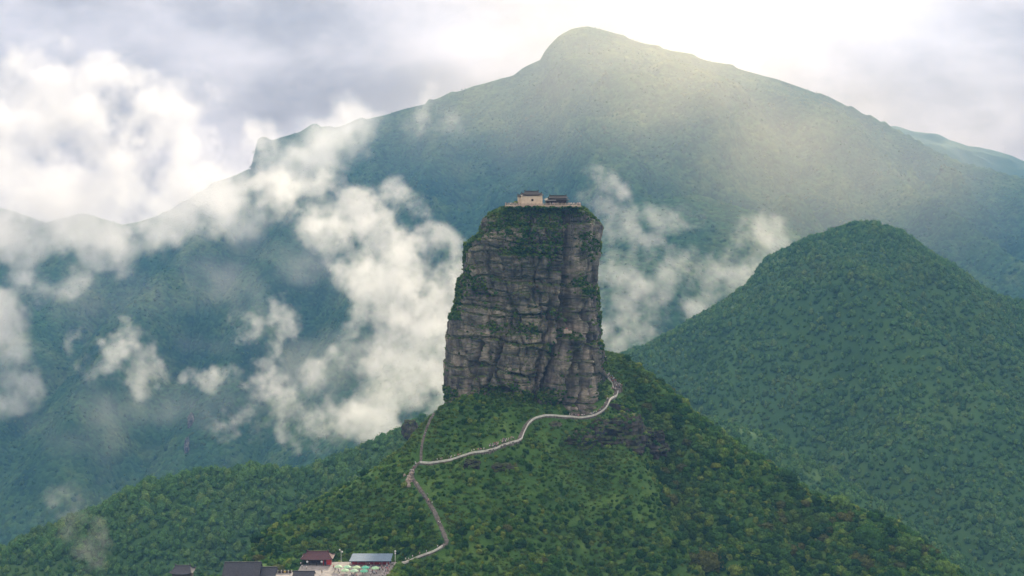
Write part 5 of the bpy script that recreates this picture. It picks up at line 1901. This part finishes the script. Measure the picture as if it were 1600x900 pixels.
W = PATHS['walled']
along(W, (668, 724), (725, 713), 14, 'on the lower walled path near the stair junction', 'on the lower walled path')
along(W, (735, 709), (760, 706), 8, 'on the walled path just west of the queue', 'west of the queue')
along(LANDS[0][0], (762, 705), (806, 691), 95, 'in the dense queue on the walled path', 'in the walled path queue', 3.2, ('near its western end', 'near its middle', 'near its eastern end'))
along(W, (890, 653), (944, 640), 36, 'in the line at the pillar foot', 'in the line at the pillar foot', .9, ('near its western end', 'near its middle', 'near its eastern end'))
along(W, (947, 633), (961, 619), 5, 'on the steps between the two path bends by the pillar', 'between the path bends')
along(LANDS[1][0], (963, 612), (946, 588), 46, 'in the crowd at the upper path bend', 'at the upper bend', 2.0, ('at its lower side', 'at its middle', 'at its upper side'))
for k in range(9):
    q = es[PR.randrange(len(es))]
    person((q[0] + PR.uniform(-.6, .6), q[1] - .2, q[2]), 'climbing the cliff stairs on the east edge of the pillar', 'on the eastern cliff stairs')
along(PATHS['stairs'], (645, 745), (657, 723), 10, 'at the stair bend beside the rubble heap', 'at the stair bend', 1.0)
along(PATHS['stairs'], (690, 830), (655, 765), 7, 'on the long middle flight of stone stairs', 'on the middle stairs')
along(PATHS['stairs'], (632, 880), (698, 850), 6, 'on the lowest flight of stairs above the plaza', 'on the lowest stairs')
along(PATHS['upper'], (658, 710), (668, 668), 4, 'on the narrow stairs up the western shoulder', 'on the western shoulder stairs', .5)
for k in range(40):
    px = PR.choice([PR.uniform(790, 812), PR.uniform(848, 907), PR.uniform(890, 907)])
    y = FY + PR.uniform(.8, 2.2)
    person((tx(px, y), y, TZ), 'behind the balustrade of the summit terrace', 'on the summit terrace')
person((lp[0] - .2, lp[1] + .1, lp[2]), 'on the small ledge platform halfway up the pillar', 'on the ledge platform', ('red', (.55, .04, .04)))
for k in range(46):
    px, py = PR.uniform(524, 598), PR.uniform(884, 903)
    y = PZ / (HOR - py) * F
    sd_w = 'western' if px < 549 else 'middle' if px < 573 else 'eastern'
    person((tx(px, y), y, PZ), f'among the {sd_w} green parasols on the plaza', f'among the {sd_w} parasols')
for k in range(34):
    px, py = PR.gauss(606, 5), PR.uniform(882, 903)
    y = PZ / (HOR - py) * F
    person((min(tx(px, y), px1 - .3), y, PZ), 'in the crowd gathering at the foot of the stairs', 'at the foot of the stairs')
for px, py, c in ((523, 893, 2), (521, 889, 3), (503, 897, 2), (492, 898, 2), (470, 884, 0), (472, 888, 0), (468, 880, 5), (515, 880, 4), (509, 884, 6), (479, 890, 8)):
    y = PZ / (HOR - py) * F
    person((tx(px, y), y, PZ), 'on the open paving before the red pavilion', 'before the red pavilion', SHIRTS[c + 2])

# low shrubs crowding the edge of the summit terrace
es_ = np.random.RandomState(8)
sp_ = np.stack([es_.uniform(bx0 - 2, bx1 + 2, 90), FY - es_.uniform(0.1, 1.6, 90), TZ - es_.uniform(0.4, 1.5, 90)], -1)
ss_ = es_.uniform(.5, 1.1, 90)
scatter('terrace_shrubbery', sp_, np.stack([ss_, ss_, ss_ * .8], -1), NEAR_C, 6, 'low shrubs along the edge of the summit terrace', 41, .2)
